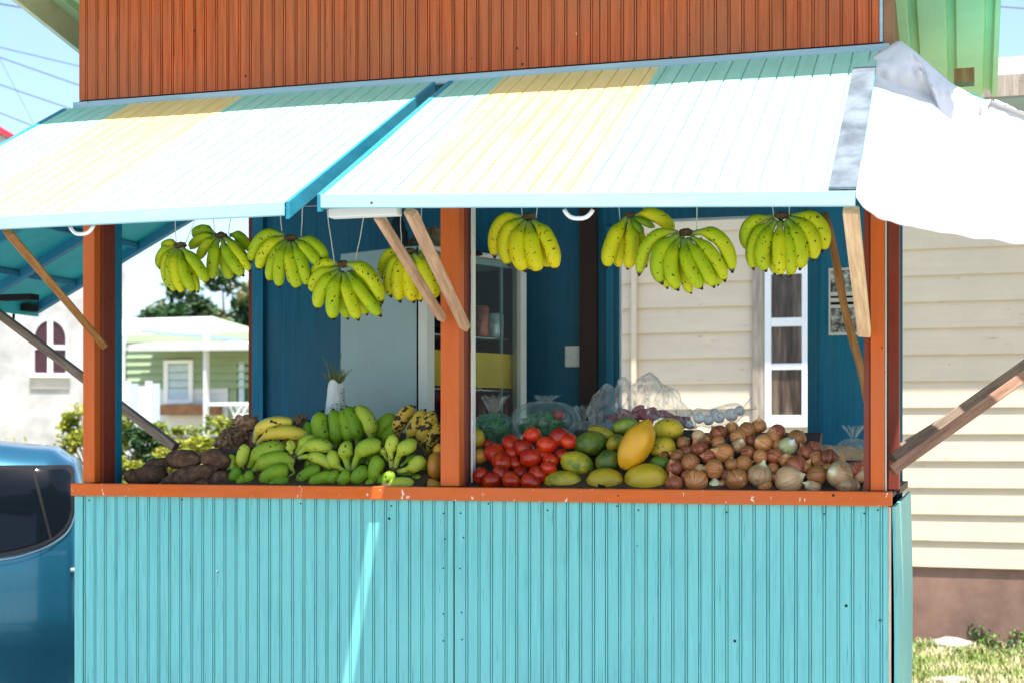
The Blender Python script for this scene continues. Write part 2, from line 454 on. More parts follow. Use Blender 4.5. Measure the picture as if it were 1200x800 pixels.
# awnings
def awning(x0, x1, p, zh, zl0, zl1, bands, sk0=0.0, sk1=0.0, label=None):
    """hinged at the wall, boards run down the slope"""
    mat = awning_mat('awning boards', *bands)
    mb = MB()
    def at(x, t):   # t 0 hinge, 1 front
        k = (x - x0) / (x1 - x0)
        return Vector((x + (sk0 * (1 - k) + sk1 * k) * t, -.022 - (p - .022) * t, zh + (zl0 * (1 - k) + zl1 * k - zh) * t))
    pts = [(x0, 0)]; x = x0 + .03
    rr = random.Random(5)
    while x < x1 - .01:
        pts += [(x - .003, 0), (x - .0014, -.0060), (x + .0014, -.0060), (x + .003, 0)]; x += .052
    pts.append((x1, 0)); n = len(pts); NT = 10
    for k in range(NT + 1):
        for q in pts:
            v = at(q[0], k / NT); v.z += q[1] + .0015 * math.sin(q[0] * 9 + k); mb.v.append(v); mb.att.append(0)
    for k in range(NT):
        for i in range(n - 1): mb.f.append((k * n + i, k * n + i + 1, (k + 1) * n + i + 1, (k + 1) * n + i))
    a = mb.build('awning', mat, stall, label=label)
    # underside
    md = MB(); md.grid(lambda u, v: at(x0 + (x1 - x0) * v, u) + Vector((0, .004, -.012)), 10, 16)
    md.build('underside', 'underblue', a, solid=.004)
    # battens and fascia
    f0, f1 = at(x0, 1), at(x1, 1)
    fb = MB(); fb.hexa([f0 + Vector((0, -.016, .002)), f0 + Vector((0, 0, .002)), f0 + Vector((0, 0, -.034)), f0 + Vector((0, -.016, -.034))],
                       [f1 + Vector((0, -.016, .002)), f1 + Vector((0, 0, .002)), f1 + Vector((0, 0, -.034)), f1 + Vector((0, -.016, -.034))])
    fb.build('fascia', 'paleblue', a, bevel=.002)
    for (xx, s_) in (((x0, -1), (x1, .6)) if x0 < -1 else ((x0, -1),)):
        h, f = at(xx, .01), at(xx, .998)
        e = MB(); e.hexa([h + Vector((0, 0, .004)), h + Vector((s_ * .018, 0, .004)), h + Vector((s_ * .018, 0, -.044)), h + Vector((0, 0, -.044))],
                         [f + Vector((0, 0, .004)), f + Vector((s_ * .018, 0, .004)), f + Vector((s_ * .018, 0, -.044)), f + Vector((0, 0, -.044))])
        e.build('edge_board', 'teal_edge', a, bevel=.002)
    return a, at
AW1, at1 = awning(-.190, 1.163, 1.0, 2.712, 2.188, 2.132, (.18, .69), sk0=-.036, label='right awning panel, cream band in the middle')
AW0, at0 = awning(-1.64, -.264, 1.08, 2.712, 2.156, 2.160, (-1.19, -.755), sk1=-.034, label='left awning panel')
# flashing along the right border of the right awning
mb = MB(); q = [at1(1.10, .17), at1(1.165, .17), at1(1.165, .995), at1(1.10, .995)]
mb.hexa([v + Vector((0, 0, .012)) for v in q], [v + Vector((0, 0, .006)) for v in q]); mb.build('metal_flashing', 'flash_d', AW1)
# white curved handles below the fascias
def handle(pa, pb, parent, sag=.022):
    pa, pb = Vector(pa), Vector(pb); pts = []
    for i in range(13):
        t = i / 12; v = pa.lerp(pb, t); v.z -= sag * (1 - abs(2 * t - 1) ** 3); pts.append(v)
    MB().tube(pts, .0055, 8).build('handle', 'white', parent, smooth=True)
handle(U(82, 266, -1.07), U(110, 264, -1.07), AW0)
handle(U(661, 246, -.99), U(695, 246, -.99), AW1)
# underside board seen below left edge of right awning
p0, p1 = U(388, 251, -.93), U(468, 251, -.93)
box('batten', 'white', AW1, p0.x, p1.x, -.95, -.91, p0.z - .012, p0.z + .012, bevel=.002)

# side awnings (left and right), blue underneath
def side_awning(xh, xo, y0, y1, zh, zo_, label):
    s_ = 1 if xo > xh else -1
    up = MB(); q = [Vector((xh, y0, zh)), Vector((xh, y1, zh)), Vector((xo, y1, zo_)), Vector((xo, y0, zo_))]
    up.hexa([v + Vector((0, 0, .012)) for v in q], [v for v in q])
    a = up.build('side_awning', 'underblue', stall, label=label)
    for k in (.0, .33, .66, 1.0):
        y = y0 + (y1 - y0) * k
        y = min(max(y, y0 + .02), y1 - .02)
        e = MB(); e.bar((xh, y, zh - .02), (xo, y, zo_ - .02), .035, .035)
        e.build('rafter', 'blue2', a)
    for k in (.2, .5, .8):
        x = xh + (xo - xh) * k; z = zh + (zo_ - zh) * k
        e = MB(); e.box(x - .012, x + .012, y0 + .04, y1 - .04, z - .024, z - .001); e.build('batten', 'blue2', a)
    e = MB(); e.box(xo - .0 if s_ > 0 else xo - .02, xo + .02 if s_ > 0 else xo, y0, y1, zo_ - .05, zo_ + .012); e.build('fascia', 'underblue', a)
    return a
side_awning(XL - .02, -2.70, .03, YB, 2.68, 2.15, 'left side awning panel')
side_awning(1.235, 2.32, .10, YB, 2.68, 2.13, 'right side awning panel')
# dark hook plate under outer corner of left side awning
hk = U(22, 365, 1.25)
mb = MB(); mb.box(hk.x - .07, hk.x + .07, 1.22, 1.30, hk.z - .0, hk.z + .03); mb.tube([(hk.x - .02, 1.24, hk.z), (hk.x - .02, 1.24, hk.z - .035)], .006)
mb.build('latch', 'rubber', stall)
hk = U(22, 349, .7)
mb = MB(); mb.box(hk.x - .09, hk.x + .07, .68, .74, hk.z - .01, hk.z + .014); mb.build('latch', 'rubber', stall)

# ------------------------------------------------------------------ corner tarpaulin
def poly(pts, n):
    P = [U(*p) for p in pts]; L = [0]
    for a, c in zip(P, P[1:]): L.append(L[-1] + (c - a).length)
    out = []
    for i in range(n + 1):
        d = L[-1] * i / n; k = 0
        while k < len(L) - 2 and L[k + 1] < d: k += 1
        out.append(P[k].lerp(P[k + 1], (d - L[k]) / max(1e-9, L[k + 1] - L[k])))
    return out
NB = 110
bot = poly([(1004, 231, -1.03), (1013, 243, -1.02), (1028, 254, -.97), (1050, 262, -.9), (1100, 272, -.80), (1160, 281, -.68), (1200, 286, -.60), (1300, 292, -.42), (1480, 285, -.05)], NB)
mid = poly([(1006, 96, -.15), (1020, 96, -.15), (1050, 102, -.12), (1092, 112, -.10), (1100, 128, -.16), (1115, 142, -.16), (1155, 156, -.12), (1158, 122, -.05), (1200, 138, -.02), (1480, 262, .02)], NB)
top = poly([(990, 86, -.10), (1008, 76, -.08), (1032, 60, -.06), (1054, 47, -.05), (1070, 58, -.05), (1086, 72, -.05), (1113, 96, -.04), (1140, 112, -.02), (1162, 120, 0), (1200, 137, .02), (1480, 260, .06)], NB)
def tarp(u, v):
    i = min(NB, round(v * NB))
    if u < .7:
        t = u / .7; p = bot[i].lerp(mid[i], t); bulge = math.sin(t * math.pi) * .03
        p = p + Vector((0, -.3, .9)) * bulge * .4 + Vector((0, 0, .010 * noise.noise(Vector((v * 22, 0, 8))) * (1 - t)))
        w = (noise.noise(Vector((v * 9, t * 2, 1))) * .014 + noise.noise(Vector((v * 26, t * 7, 4))) * .008) * (.3 + math.sin(math.pi * t))
    else:
        t = (u - .7) / .3; p = mid[i].lerp(top[i], t)
        w = (noise.noise(Vector((v * 16, t * 2.5, 5))) * .035 + abs(noise.noise(Vector((v * 45, t * 5, 2)))) * .03) * math.sin(math.pi * min(1, t + .1)) + .03 * math.sin(math.pi * t)
    return p + Vector((0, -1, .2)) * w
mb = MB().grid(tarp, 40, NB)
mb.build('tarpaulin', 'tarp', solid=.002, smooth=True, label='white plastic tarpaulin draped over the right corner between the awnings, crumpled at its top', cat='tarpaulin')

# ------------------------------------------------------------------ prop sticks
def stick(pa, pb, w, h, mat, label, rnd=False, group='sticks propping the awnings'):
    pa, pb = Vector(pa), Vector(pb); mb = MB()
    d = (pb - pa).normalized(); r = d.cross(Vector((0, 1, 0))).normalized(); u = r.cross(d)
    N = 10; vs = []
    if rnd:
        pts = [pa.lerp(pb, i / N) + r * .004 * math.sin(i * .9) + u * .003 * math.cos(i * 1.3) for i in range(N + 1)]
        mb.tube([Vector((0, 0, 0)) + (p - pa) for p in pts], [w / 2 * (1 + .08 * math.sin(i * 2.1)) for i in range(N + 1)], 9)
    else:
        mb.bar(Vector((0, 0, 0)), pb - pa, w, h, up=u)
    # local frame with grain along z
    q = d.to_track_quat('Z', 'Y'); inv = q.to_matrix().inverted()
    mb.v = [inv @ v for v in mb.v]
    o = mb.build('prop_stick', mat, None, bevel=0 if rnd else .003, smooth=rnd, local=True, label=label, cat='prop stick', group=group)
    o.location = pa; o.rotation_mode = 'QUATERNION'; o.rotation_quaternion = q
    return o
stick(U(9, 272, -1.02), U(121, 404, -.02), .030, .024, 'stick_y', 'golden brown stick slanting from the left awning edge to the left post')
stick(U(-6, 364, .95), U(206, 524, .70), .034, .034, 'stick_g', 'grey weathered stick running down behind the left post to the yams')
stick(U(444, 254, -.78), U(518, 373, -.03), .026, .024, 'stick', 'pale brown stick left of the centre post, in front of the bananas')
stick(U(481, 248, -.93), U(545, 383, -.03), .032, .026, 'stick', 'pale brown stick crossing the centre post, right one of the pair')
stick(U(997, 246, -.94), U(1013, 391, -.03), .038, .024, 'stick_pale', 'pale split cane leaning against the right post under the awning corner')
stick(U(966, 250, .35), U(1016, 470, .20), .026, .026, 'stick_y', 'thin round brown stick crossing the black and white poster', rnd=True)
stick(U(1045, 551, .05), U(1235, 416, .35), .034, .026, 'stick_r', 'reddish front stick of the bundle rising to the right from the right post', group='sticks rising to the right')
stick(U(1046, 538, .14), U(1215, 418, .55), .036, .032, 'stick_g', 'dark thick stick behind the reddish one at the right post', group='sticks rising to the right')
stick(U(1054, 524, .34), U(1190, 440, .9), .022, .02, 'stick_g', 'thinnest topmost stick of the bundle at the right post', group='sticks rising to the right')

# ------------------------------------------------------------------ poster
m, nt, b = newmat('poster print')
v = coords(nt)
n = noise_(nt, v, 38, 6, .7)
c = ramp(nt, n, [(.40, (.03, .03, .03)), (.52, (.25, .28, .27)), (.62, (.75, .78, .76))]).outputs[0]
nt.links.new(c, b.inputs['Base Color']); M['poster'] = m
pa, pb = U(971, 393, YB - .034), U(1016, 313, YB - .034)
po = MB().box(pa.x, pb.x, YB - .0345, YB - .0318, pa.z, pb.z).build('poster', 'white', None, loc=(pa.x, YB - .033, pa.z), label='black and white poster pinned to the blue wall inside', cat='poster')
h = pb.z - pa.z
for (a, c) in ((.04, .40), (.45, .49), (.55, .58), (.64, .96)):
    MB().box(pa.x + .008, pb.x - .008, YB - .0365, YB - .0347, pa.z + h * a, pa.z + h * c).build('print', 'poster' if c - a > .1 else 'rubber', po)

# ------------------------------------------------------------------ refrigerator
FC = Vector((-.499, .561)); FR = Vector((-.27, 1.10))
ang = math.atan2(FR.y - FC.y, FR.x - FC.x)
W = .60; D = .46; ZB, ZF = .16, 2.258
fr = thing('refrigerator', 'tall grey refrigerator with glass door standing inside the stall', 'refrigerator', (FC.x, FC.y, ZB), ang)
H = ZF - ZB
def fb(name, mat, x0, x1, y0, y1, z0, z1, parent=fr, bevel=0, **k):
    return MB().box(x0, x1, y0, y1, z0, z1).build(name, mat, parent, local=True, bevel=bevel, **k)
cab = fb('cabinet_side', 'fridge', 0, .025, .05, D, 0, H, bevel=.004)
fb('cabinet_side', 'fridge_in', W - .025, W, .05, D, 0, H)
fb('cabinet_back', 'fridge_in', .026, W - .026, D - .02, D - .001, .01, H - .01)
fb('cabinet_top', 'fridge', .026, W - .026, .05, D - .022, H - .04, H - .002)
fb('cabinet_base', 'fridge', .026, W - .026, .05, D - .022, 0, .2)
zt = lambda py, px=590: (U(px, py, .9).z - ZB)
fb('shelf', 'flash', .03, W - .03, .08, D - .03, zt(393) - .006, zt(393))
fb('shelf', 'flash', .03, W - .03, .08, D - .03, zt(455) - .006, zt(455))
fb('reflection_panel', 'yellow_refl', .03, W - .03, .055, .06, zt(453), zt(412), label='yellow reflection in the glass, set in as a panel')  # reflections in the door glass, put in as coloured panels behind the pane
fb('reflection_panel', 'maroon_refl', .03, W - .03, .20, .21, zt(500), zt(456), label='maroon reflection in the glass, set in as a panel')
door = fb('door', 'fridge_w', 0, .045, 0, .045, .05, H, bevel=.004)
fb('door_seal', 'rubber', -.002, .03, .046, .0495, .05, H - .01, parent=door)
fb('stile', 'fridge_w', W - .05, W - .012, 0, .045, .05, H, parent=door, bevel=.004)
fb('header', 'fridge_w', .046, W - .051, .002, .044, zt(302), H - .001, parent=door, bevel=.003)
mb = MB()
cxh = .26; zz = (zt(302) + H) / 2
mb.add([(cxh + .055 * math.cos(a), -.0015 - .002 * k, zz + .011 * math.sin(a)) for k in (0, 1) for a in [i * math.pi / 8 for i in range(16)]],
       [tuple(range(16, 32))] + [(i, (i + 1) % 16, 16 + (i + 1) % 16, 16 + i) for i in range(16)])
mb.build('vent', 'rubber', door, local=True)
m, nt, b = newmat('door glass')
for n_ in list(nt.nodes):
    if n_.type == 'BSDF_PRINCIPLED': nt.nodes.remove(n_)
tr = nd(nt, 'ShaderNodeBsdfTransparent'); tr.inputs[0].default_value = (.80, .88, .86, 1)
gl = nd(nt, 'ShaderNodeBsdfGlossy', Roughness=.03); fz = nd(nt, 'ShaderNodeFresnel', IOR=1.22)
mx = nd(nt, 'ShaderNodeMixShader'); nt.links.new(fz.outputs[0], mx.inputs[0]); nt.links.new(tr.outputs[0], mx.inputs[1]); nt.links.new(gl.outputs[0], mx.inputs[2])
nt.links.new(mx.outputs[0], nt.nodes['Material Output'].inputs[0]); M['glass'] = m
pg = MB(); pg.add([(.0465, .02, .06), (W - .0515, .02, .06), (W - .0515, .02, zt(302) - .002), (.0465, .02, zt(302) - .002)], [(0, 1, 2, 3)]); pg.build('pane', 'glass', door, local=True)
fb('inner_stile', 'fridge', .50, .51, .06, .07, .2, zt(303), parent=fr)
Mf = Matrix.Translation((FC.x, FC.y, ZB)) @ Matrix.Rotation(ang, 4, 'Z')
def can(u, v, zbase, r, h, col, name, label, neck=False):
    key = 'can_' + str(col)
    if key not in M: M[key] = simple(key, col, .3, .25, 40, metallic=.3)
    mb = MB()
    prof = [(.0, 0), (r * .85, 0), (r, h * .06), (r, h * .5), (r, h * .93), (r * .8, h), (0, h)] if not neck else [(0, 0), (r * .9, 0), (r, .01), (r, h * .6), (r * .4, h * .8), (r * .35, h), (0, h)]
    mb.lathe(prof, 14)
    o = mb.build(name, M[key], None, smooth=True, label=label, cat='drink can' if not neck else 'bottle', group='drinks inside the refrigerator')
    o.location = Mf @ Vector((u, v, zbase)); return o
for u, r, h, col, lab in ((.265, .033, .115, (.25, .04, .08), 'maroon drink can, leftmost on the upper refrigerator shelf'), (.345, .031, .135, (.03, .50, .20), 'green drink can on the upper refrigerator shelf'),
                          (.425, .031, .125, (.45, .15, .10), 'red and brown drink can next to the green one'), (.51, .034, .10, (.50, .70, .78), 'short pale blue can at the right of the upper refrigerator shelf')):
    can(u, .10, zt(393), r, h, col, 'drink_can', lab)
for i in range(5):
    can(.25 + i * .08, .10, zt(500), .032, .115, (.20, .015, .02) if i % 2 else (.09, .01, .02), 'drink_can', 'dark red can on the lowest visible refrigerator shelf, ' + ['leftmost of its row', 'second in its row', 'middle one of its row', 'fourth in its row', 'rightmost of its row'][i])
can(.30, .12, zt(455), .022, .035, (.7, .7, .5), 'drink_can', 'small pale cup at the left on the shelf with the yellow reflection')
can(.42, .12, zt(455), .022, .035, (.75, .75, .55), 'drink_can', 'small pale cup in the middle of the shelf with the yellow reflection')
# things on top of the refrigerator
def crumple(name, c, sx, sy, sz, mat, seed, label, cat, n=22, amp=.35):
    mb = MB()
    def f(u, v):
        th = u * math.pi; ph = v * 2 * math.pi
        p = Vector((math.sin(th) * math.cos(ph), math.sin(th) * math.sin(ph), math.cos(th)))
        k = 1 + amp * noise.noise(p * 2.3 + Vector((seed, 0, 0))) + amp * .4 * noise.noise(p * 6 + Vector((0, seed, 0)))
        return Vector((p.x * sx * k, p.y * sy * k, p.z * sz * k))
    mb.grid(f, n, n * 2, True)
    o = mb.build(name, mat, None, label=label, cat=cat); o.location = c; return o
M['paper'] = simple('brown paper', (.40, .25, .14), .8, .4, 20)
M['dkglass'] = simple('dark glass', (.02, .03, .04), .15, .2)
tz = ZF + ZB - ZB
crumple('paper_bag', Mf @ Vector((.34, .28, H + .05)), .05, .05, .07, 'paper', 3, 'crumpled brown paper bag on top of the refrigerator', 'paper bag')
crumple('paper_bag', Mf @ Vector((.22, .25, H + .03)), .07, .05, .035, 'paper', 9, 'flattened brown wrapper lying on top of the refrigerator', 'wrapper')
can(.05, .2, H, .03, .16, (.02, .04, .05), 'bottle', 'dark bottle standing on top of the refrigerator', neck=True)
can(.11, .24, H, .028, .13, (.06, .03, .02), 'bottle', 'shorter dark bottle on top of the refrigerator behind the sticks', neck=True)

# ------------------------------------------------------------------ bananas
def banana_mat(name, ca, cb, speck=(.05, .03, .01), st=.70, sscale=95, stem=(.30, .38, .08), tip=(.03, .025, .02)):
    m, nt, b = newmat(name)
    v = coords(nt, rand=True)
    oi = nt.nodes.new('ShaderNodeObjectInfo')
    st -= .035
    n1 = noise_(nt, v, 14, 3)
    ad = nd(nt, 'ShaderNodeMath', operation='MULTIPLY_ADD'); ad.inputs[1].default_value = .5
    nt.links.new(oi.outputs['Random'], ad.inputs[0])
    sb = nd(nt, 'ShaderNodeMath', operation='SUBTRACT'); nt.links.new(n1, sb.inputs[0]); sb.inputs[1].default_value = .25
    nt.links.new(sb.outputs[0], ad.inputs[2])
    c = ramp(nt, ad.outputs[0], [(.15, ca), (.75, cb)]).outputs[0]
    n2 = noise_(nt, v, sscale, 2, .4)
    c = mixc(nt, ramp(nt, n2, [(st, (0, 0, 0)), (st + .025, (1, 1, 1))]).outputs[0], c, speck)
    n3 = noise_(nt, v, 32, 4, .7)
    c = mixc(nt, ramp(nt, n3, [(.67, (0, 0, 0)), (.70, (1, 1, 1))]).outputs[0], c, tuple(x * .35 for x in cb))
    at = nt.nodes.new('ShaderNodeAttribute'); at.attribute_name = 'tt'
    c = mixc(nt, ramp(nt, at.outputs['Fac'], [(.06, (1, 1, 1)), (.20, (0, 0, 0))]).outputs[0], c, stem)
    c = mixc(nt, ramp(nt, at.outputs['Fac'], [(.955, (0, 0, 0)), (.985, (1, 1, 1))]).outputs[0], c, tip)
    nt.links.new(c, b.inputs['Base Color']); b.inputs['Roughness'].default_value = .45; b.inputs['Specular IOR Level'].default_value = .25
    bump(nt, b, n1, .2, .002)
    return m
M['ban_hang'] = banana_mat('greenish yellow banana skin', (.34, .50, .008), (.62, .64, .010))
M['ban_hang_y'] = banana_mat('yellower banana skin', (.60, .62, .008), (.74, .66, .010))
M['ban_green'] = banana_mat('green banana skin', (.09, .22, .008), (.24, .38, .015), sscale=70)
M['ban_lime'] = banana_mat('lime banana skin', (.25, .38, .02), (.48, .55, .06), sscale=80, st=.705)
M['ban_yel'] = banana_mat('ripe yellow banana skin', (.66, .50, .05), (.80, .60, .09), st=.68, sscale=60, stem=(.5, .5, .1))
M['ban_spot'] = banana_mat('ripe spotted plantain skin', (.50, .36, .04), (.62, .40, .06), st=.58, sscale=55, stem=(.3, .25, .05))
M['ban_brown'] = banana_mat('brownish orange banana skin', (.50, .28, .06), (.62, .36, .09), st=.6, sscale=50)
M['crown'] = simple('dark banana crown', (.10, .055, .02), .8, .5, 60, bstr=.6, bdist=.003)

def finger(parent, P0, P1, P2, r, mat, neck=.08, name='banana', flat=False):
    N = 20; n = 10; mb = MB(); pts = []; rad = []; att = []
    for i in range(N + 1):
        t = i / N; pts.append(bez(P0, P1, P2, t))
        if t < neck: k = .36 + .05 * t / neck
        elif t < neck + .26: q = (t - neck) / .26; q = q * q * (3 - 2 * q); k = .41 + .59 * q
        elif t < .72: k = 1.0
        else:
            q = (t - .72) / .28; k = 1 - .62 * q ** 2.6
        if t > .985: k = .22
        rad.append(r * k); att.append(max(.001, t))
    # blunt nib
    d = (pts[-1] - pts[-2]).normalized(); pts.append(pts[-1] + d * r * .22); rad.append(r * .17); att.append(1.0)
    mb.tube(pts, rad, n, True, att)
    # five-sided cross-section
    k = 0
    for i in range(len(pts)):
        for j in range(n):
            v = mb.v[k]; off = v - pts[i]
            mb.v[k] = pts[i] + off * (1 + .055 * math.cos(5 * 2 * math.pi * j / n + .6)); k += 1
    return mb.build(name, mat, parent, smooth=True)

def hand(name, label, x0, y0, sc, crown, fingers, mat, Y, group, strings=None, neck=.08, cat='bananas', bulge=.035, crown_r=.016, mats=None, mul=1.0):
    """a hand of bananas; every finger runs from the crown; coordinates are measured off an enlarged view"""
    sh = (lambda q: q) if strings else SH
    C = lambda p, yy: U(x0 + p[0] / sc, sh(y0 + p[1] / sc), yy)
    cr = C(crown, Y)
    root = thing(name, label, cat, cr, 0, group)
    n = len(fingers)
    for i, f in enumerate(fingers):
        a, c, e, r = f[:4]; dep = f[4] if len(f) > 4 else 0.0
        mm = f[5] if len(f) > 5 else mat
        jit = random.uniform(-.006, .006)
        P0 = C(a, Y + dep * .5); P2 = C(e, Y + dep + jit); P1 = C(c, Y + dep - bulge + jit)
        rr = r / sc / S(x0 + a[0] / sc, Y) * (1.12 if strings else 1.13)
        finger(root, P0, P1, P2, rr, mm, neck=neck)
    # crown: knobbly cut stalk
    mb = MB()
    def fcr(u, v):
        th = u * math.pi; ph = v * 2 * math.pi
        p = Vector((math.sin(th) * math.cos(ph) * 1.5, math.sin(th) * math.sin(ph), math.cos(th) * .8))
        return cr + p * crown_r * (1 + .35 * noise.noise(p * 2 + cr * 9))
    mb.grid(fcr, 8, 12, True); mb.build('crown', 'crown', root)
    if strings:
        for (sa, sb) in strings:
            A, B = C(sa, Y), C(sb, Y)
            # string goes on up to the rail
            A = B + (A - B) * ((ZRAIL - B.z) / max(.01, (A.z - B.z)))
            pts = [B.lerp(A, t / 8) + Vector((random.uniform(-1, 1), random.uniform(-1, 1), 0)) * .0012 for t in range(9)]
            MB().tube(pts, .0017, 5).build('string', 'string', root)
    return root
ZRAIL = 2.50
GH = 'banana hands hanging from the rail'
rail = MB().tube([(XL + .1, .17, ZRAIL), (XR - .1, .17, ZRAIL)], .012, 8).build('hanging_rail', 'stick', stall, smooth=True)
YH = .17
hand('banana_hand', 'green hand of bananas hanging furthest left', 170, 230, 5.217, (215, 300), [
    ((225, 300), (270, 430), (325, 585), 26, .05), ((200, 300), (130, 262), (112, 325), 24, .035), ((195, 310), (75, 310), (88, 440), 26, .03), ((197, 318), (75, 380), (150, 560), 27, .015),
    ((200, 322), (105, 420), (185, 585), 28, 0), ((205, 325), (150, 430), (232, 592), 31, -.015), ((215, 330), (220, 470), (300, 582), 31, -.02), ((228, 318), (320, 400), (378, 528), 32, -.03)],
    'ban_hang', YH, GH, [((184, 150), (190, 290)), ((305, 145), (245, 298))])
hand('banana_hand', 'hand of bananas hanging second from the left, in front of the sky', 170, 230, 5.217, (465, 240), [
    ((430, 238), (335, 165), (300, 250), 30, .05), ((520, 240), (600, 225), (625, 330), 30, .05), ((500, 250), (600, 340), (640, 450), 28, .035), ((440, 248), (320, 235), (280, 320), 28, .02), ((440, 255), (350, 290), (332, 385), 28, 0),
    ((470, 300), (470, 420), (530, 505), 29, .035), ((448, 265), (395, 380), (418, 505), 34, -.02), ((470, 268), (510, 380), (600, 485), 34, -.02), ((485, 255), (580, 330), (640, 458), 27, -.02)],
    'ban_hang', YH + .05, GH, [((418, 140), (425, 225)), ((520, 160), (510, 235))])
hand('banana_hand', 'hand of bananas hanging third from the left, overlapping the left end of the blue wall', 170, 230, 5.217, (890, 258), [
    ((870, 290), (830, 400), (760, 510), 30, .03), ((890, 290), (890, 420), (905, 540), 32, .03), ((850, 240), (690, 185), (645, 400), 35, .01), ((855, 255), (720, 280), (695, 445), 35, 0), ((868, 272), (765, 350), (760, 520), 30, -.01),
    ((870, 280), (800, 400), (822, 552), 33, -.025), ((885, 285), (880, 420), (938, 560), 38, -.03), ((905, 285), (970, 390), (988, 545), 32, -.025), ((925, 275), (1000, 320), (1065, 425), 32, -.015), ((940, 265), (1060, 260), (1105, 395), 33, 0)],
    'ban_hang', YH, GH, [((830, 120), (838, 215)), ((965, 50), (955, 262))])
hand('banana_hand', 'large hand of bananas hanging fourth from the left, in front of the grey refrigerator side', 360, 230, 5.0, (212, 398), [
    ((190, 400), (60, 365), (32, 500), 34, .03), ((205, 440), (190, 580), (238, 715), 33, .04), ((245, 440), (300, 580), (350, 690), 33, .04), ((255, 440), (370, 520), (430, 640), 33, .03), ((185, 425), (20, 440), (40, 560), 34, .01), ((185, 440), (65, 510), (62, 655), 38, -.01),
    ((198, 450), (130, 560), (155, 718), 38, -.02), ((215, 455), (235, 580), (300, 722), 34, -.03), ((235, 445), (320, 570), (430, 700), 34, -.02), ((240, 400), (380, 400), (438, 622), 39, -.01)],
    'ban_hang', YH - .03, GH, [((118, 85), (158, 392)), ((328, 135), (283, 385))])
hand('banana_hand', 'yellow green hand of bananas behind the two crossing sticks', 360, 230, 5.0, (605, 325), [
    ((570, 318), (430, 310), (442, 480), 30, .04), ((650, 330), (745, 330), (765, 420), 33, .04), ((585, 330), (460, 400), (490, 585), 38, .0), ((592, 342), (505, 430), (545, 615), 38, -.02), ((605, 350), (590, 480), (625, 615), 42, -.02), ((618, 350), (650, 480), (665, 610), 36, 0),
    ((625, 345), (740, 430), (745, 600), 42, -.01)],
    'ban_hang_y', YH + .03, GH, [((545, 110), (552, 300)), ((670, 90), (665, 315))])
hand('banana_hand', 'bright yellow hand of bananas hanging just right of the centre post', 540, 230, 5.333, (425, 128), [
    ((400, 190), (400, 330), (455, 455), 45, .035), ((470, 190), (530, 330), (540, 440), 42, .035), ((395, 135), (185, 100), (212, 380), 42, .02), ((400, 150), (225, 200), (302, 430), 46, 0), ((408, 160), (300, 300), (405, 465), 48, -.02), ((425, 165), (440, 320), (485, 470), 47, -.025), ((448, 155), (580, 250), (588, 455), 44, -.01)],
    'ban_hang_y', YH - .02, GH, [((378, 60), (385, 130)), ((478, 60), (470, 140))])
hand('banana_hand', 'hand of bananas with a bare gap in its middle, third from the right', 690, 230, 5.217, (252, 122), [
    ((225, 160), (190, 330), (178, 430), 34, .04), ((240, 160), (330, 200), (350, 430), 30, .04), ((235, 130), (125, 260), (112, 432), 42, -.01), ((248, 140), (285, 300), (238, 440), 37, -.02), ((285, 125), (420, 70), (515, 215), 38, .0), ((268, 135), (330, 150), (400, 190), 18, -.01, 'ban_green'), ((265, 138), (300, 190), (330, 225), 20, -.02, 'ban_green')],
    'ban_hang_y', YH + .03, GH, [((182, 60), (190, 150)), ((338, 60), (340, 120))])
hand('banana_hand', 'wide fanned hand of bananas, second from the right, hanging in front of the cream house', 690, 230, 5.217, (592, 222), [
    ((560, 240), (430, 400), (480, 560), 32, .04), ((575, 250), (560, 480), (625, 590), 29, .03), ((680, 260), (800, 420), (790, 540), 32, .035), ((610, 260), (700, 440), (735, 540), 30, .035),
    ((545, 222), (330, 190), (308, 480), 36, 0), ((550, 240), (370, 320), (448, 530), 46, -.015), ((562, 255), (450, 400), (545, 570), 40, -.02), ((580, 262), (590, 430), (690, 562), 39, -.03), ((600, 262), (700, 400), (765, 552), 39, -.03), ((625, 250), (780, 330), (832, 515), 37, -.02), ((640, 228), (850, 180), (878, 460), 40, -.01)],
    'ban_hang', YH - .04, GH, [((660, 90), (658, 225))])
hand('banana_hand', 'full round hand of bananas hanging furthest right', 850, 230, 3.2, (210, 74), [
    ((210, 90), (190, 200), (185, 290), 22, .04), ((225, 95), (270, 200), (240, 300), 20, .03), ((180, 80), (45, 80), (84, 200), 23, .02), ((185, 88), (75, 150), (106, 272), 22, 0), ((192, 92), (110, 190), (152, 278), 26, -.015), ((205, 97), (200, 200), (208, 295), 24, -.025), ((222, 97), (255, 200), (246, 296), 21, -.02), ((230, 90), (305, 160), (280, 272), 25, -.02), ((240, 82), (350, 120), (330, 238), 25, -.005), ((245, 76), (390, 60), (366, 205), 26, .01)],
    'ban_hang', YH - .02, GH, [((180, 60), (185, 90)), ((240, 50), (240, 72))])

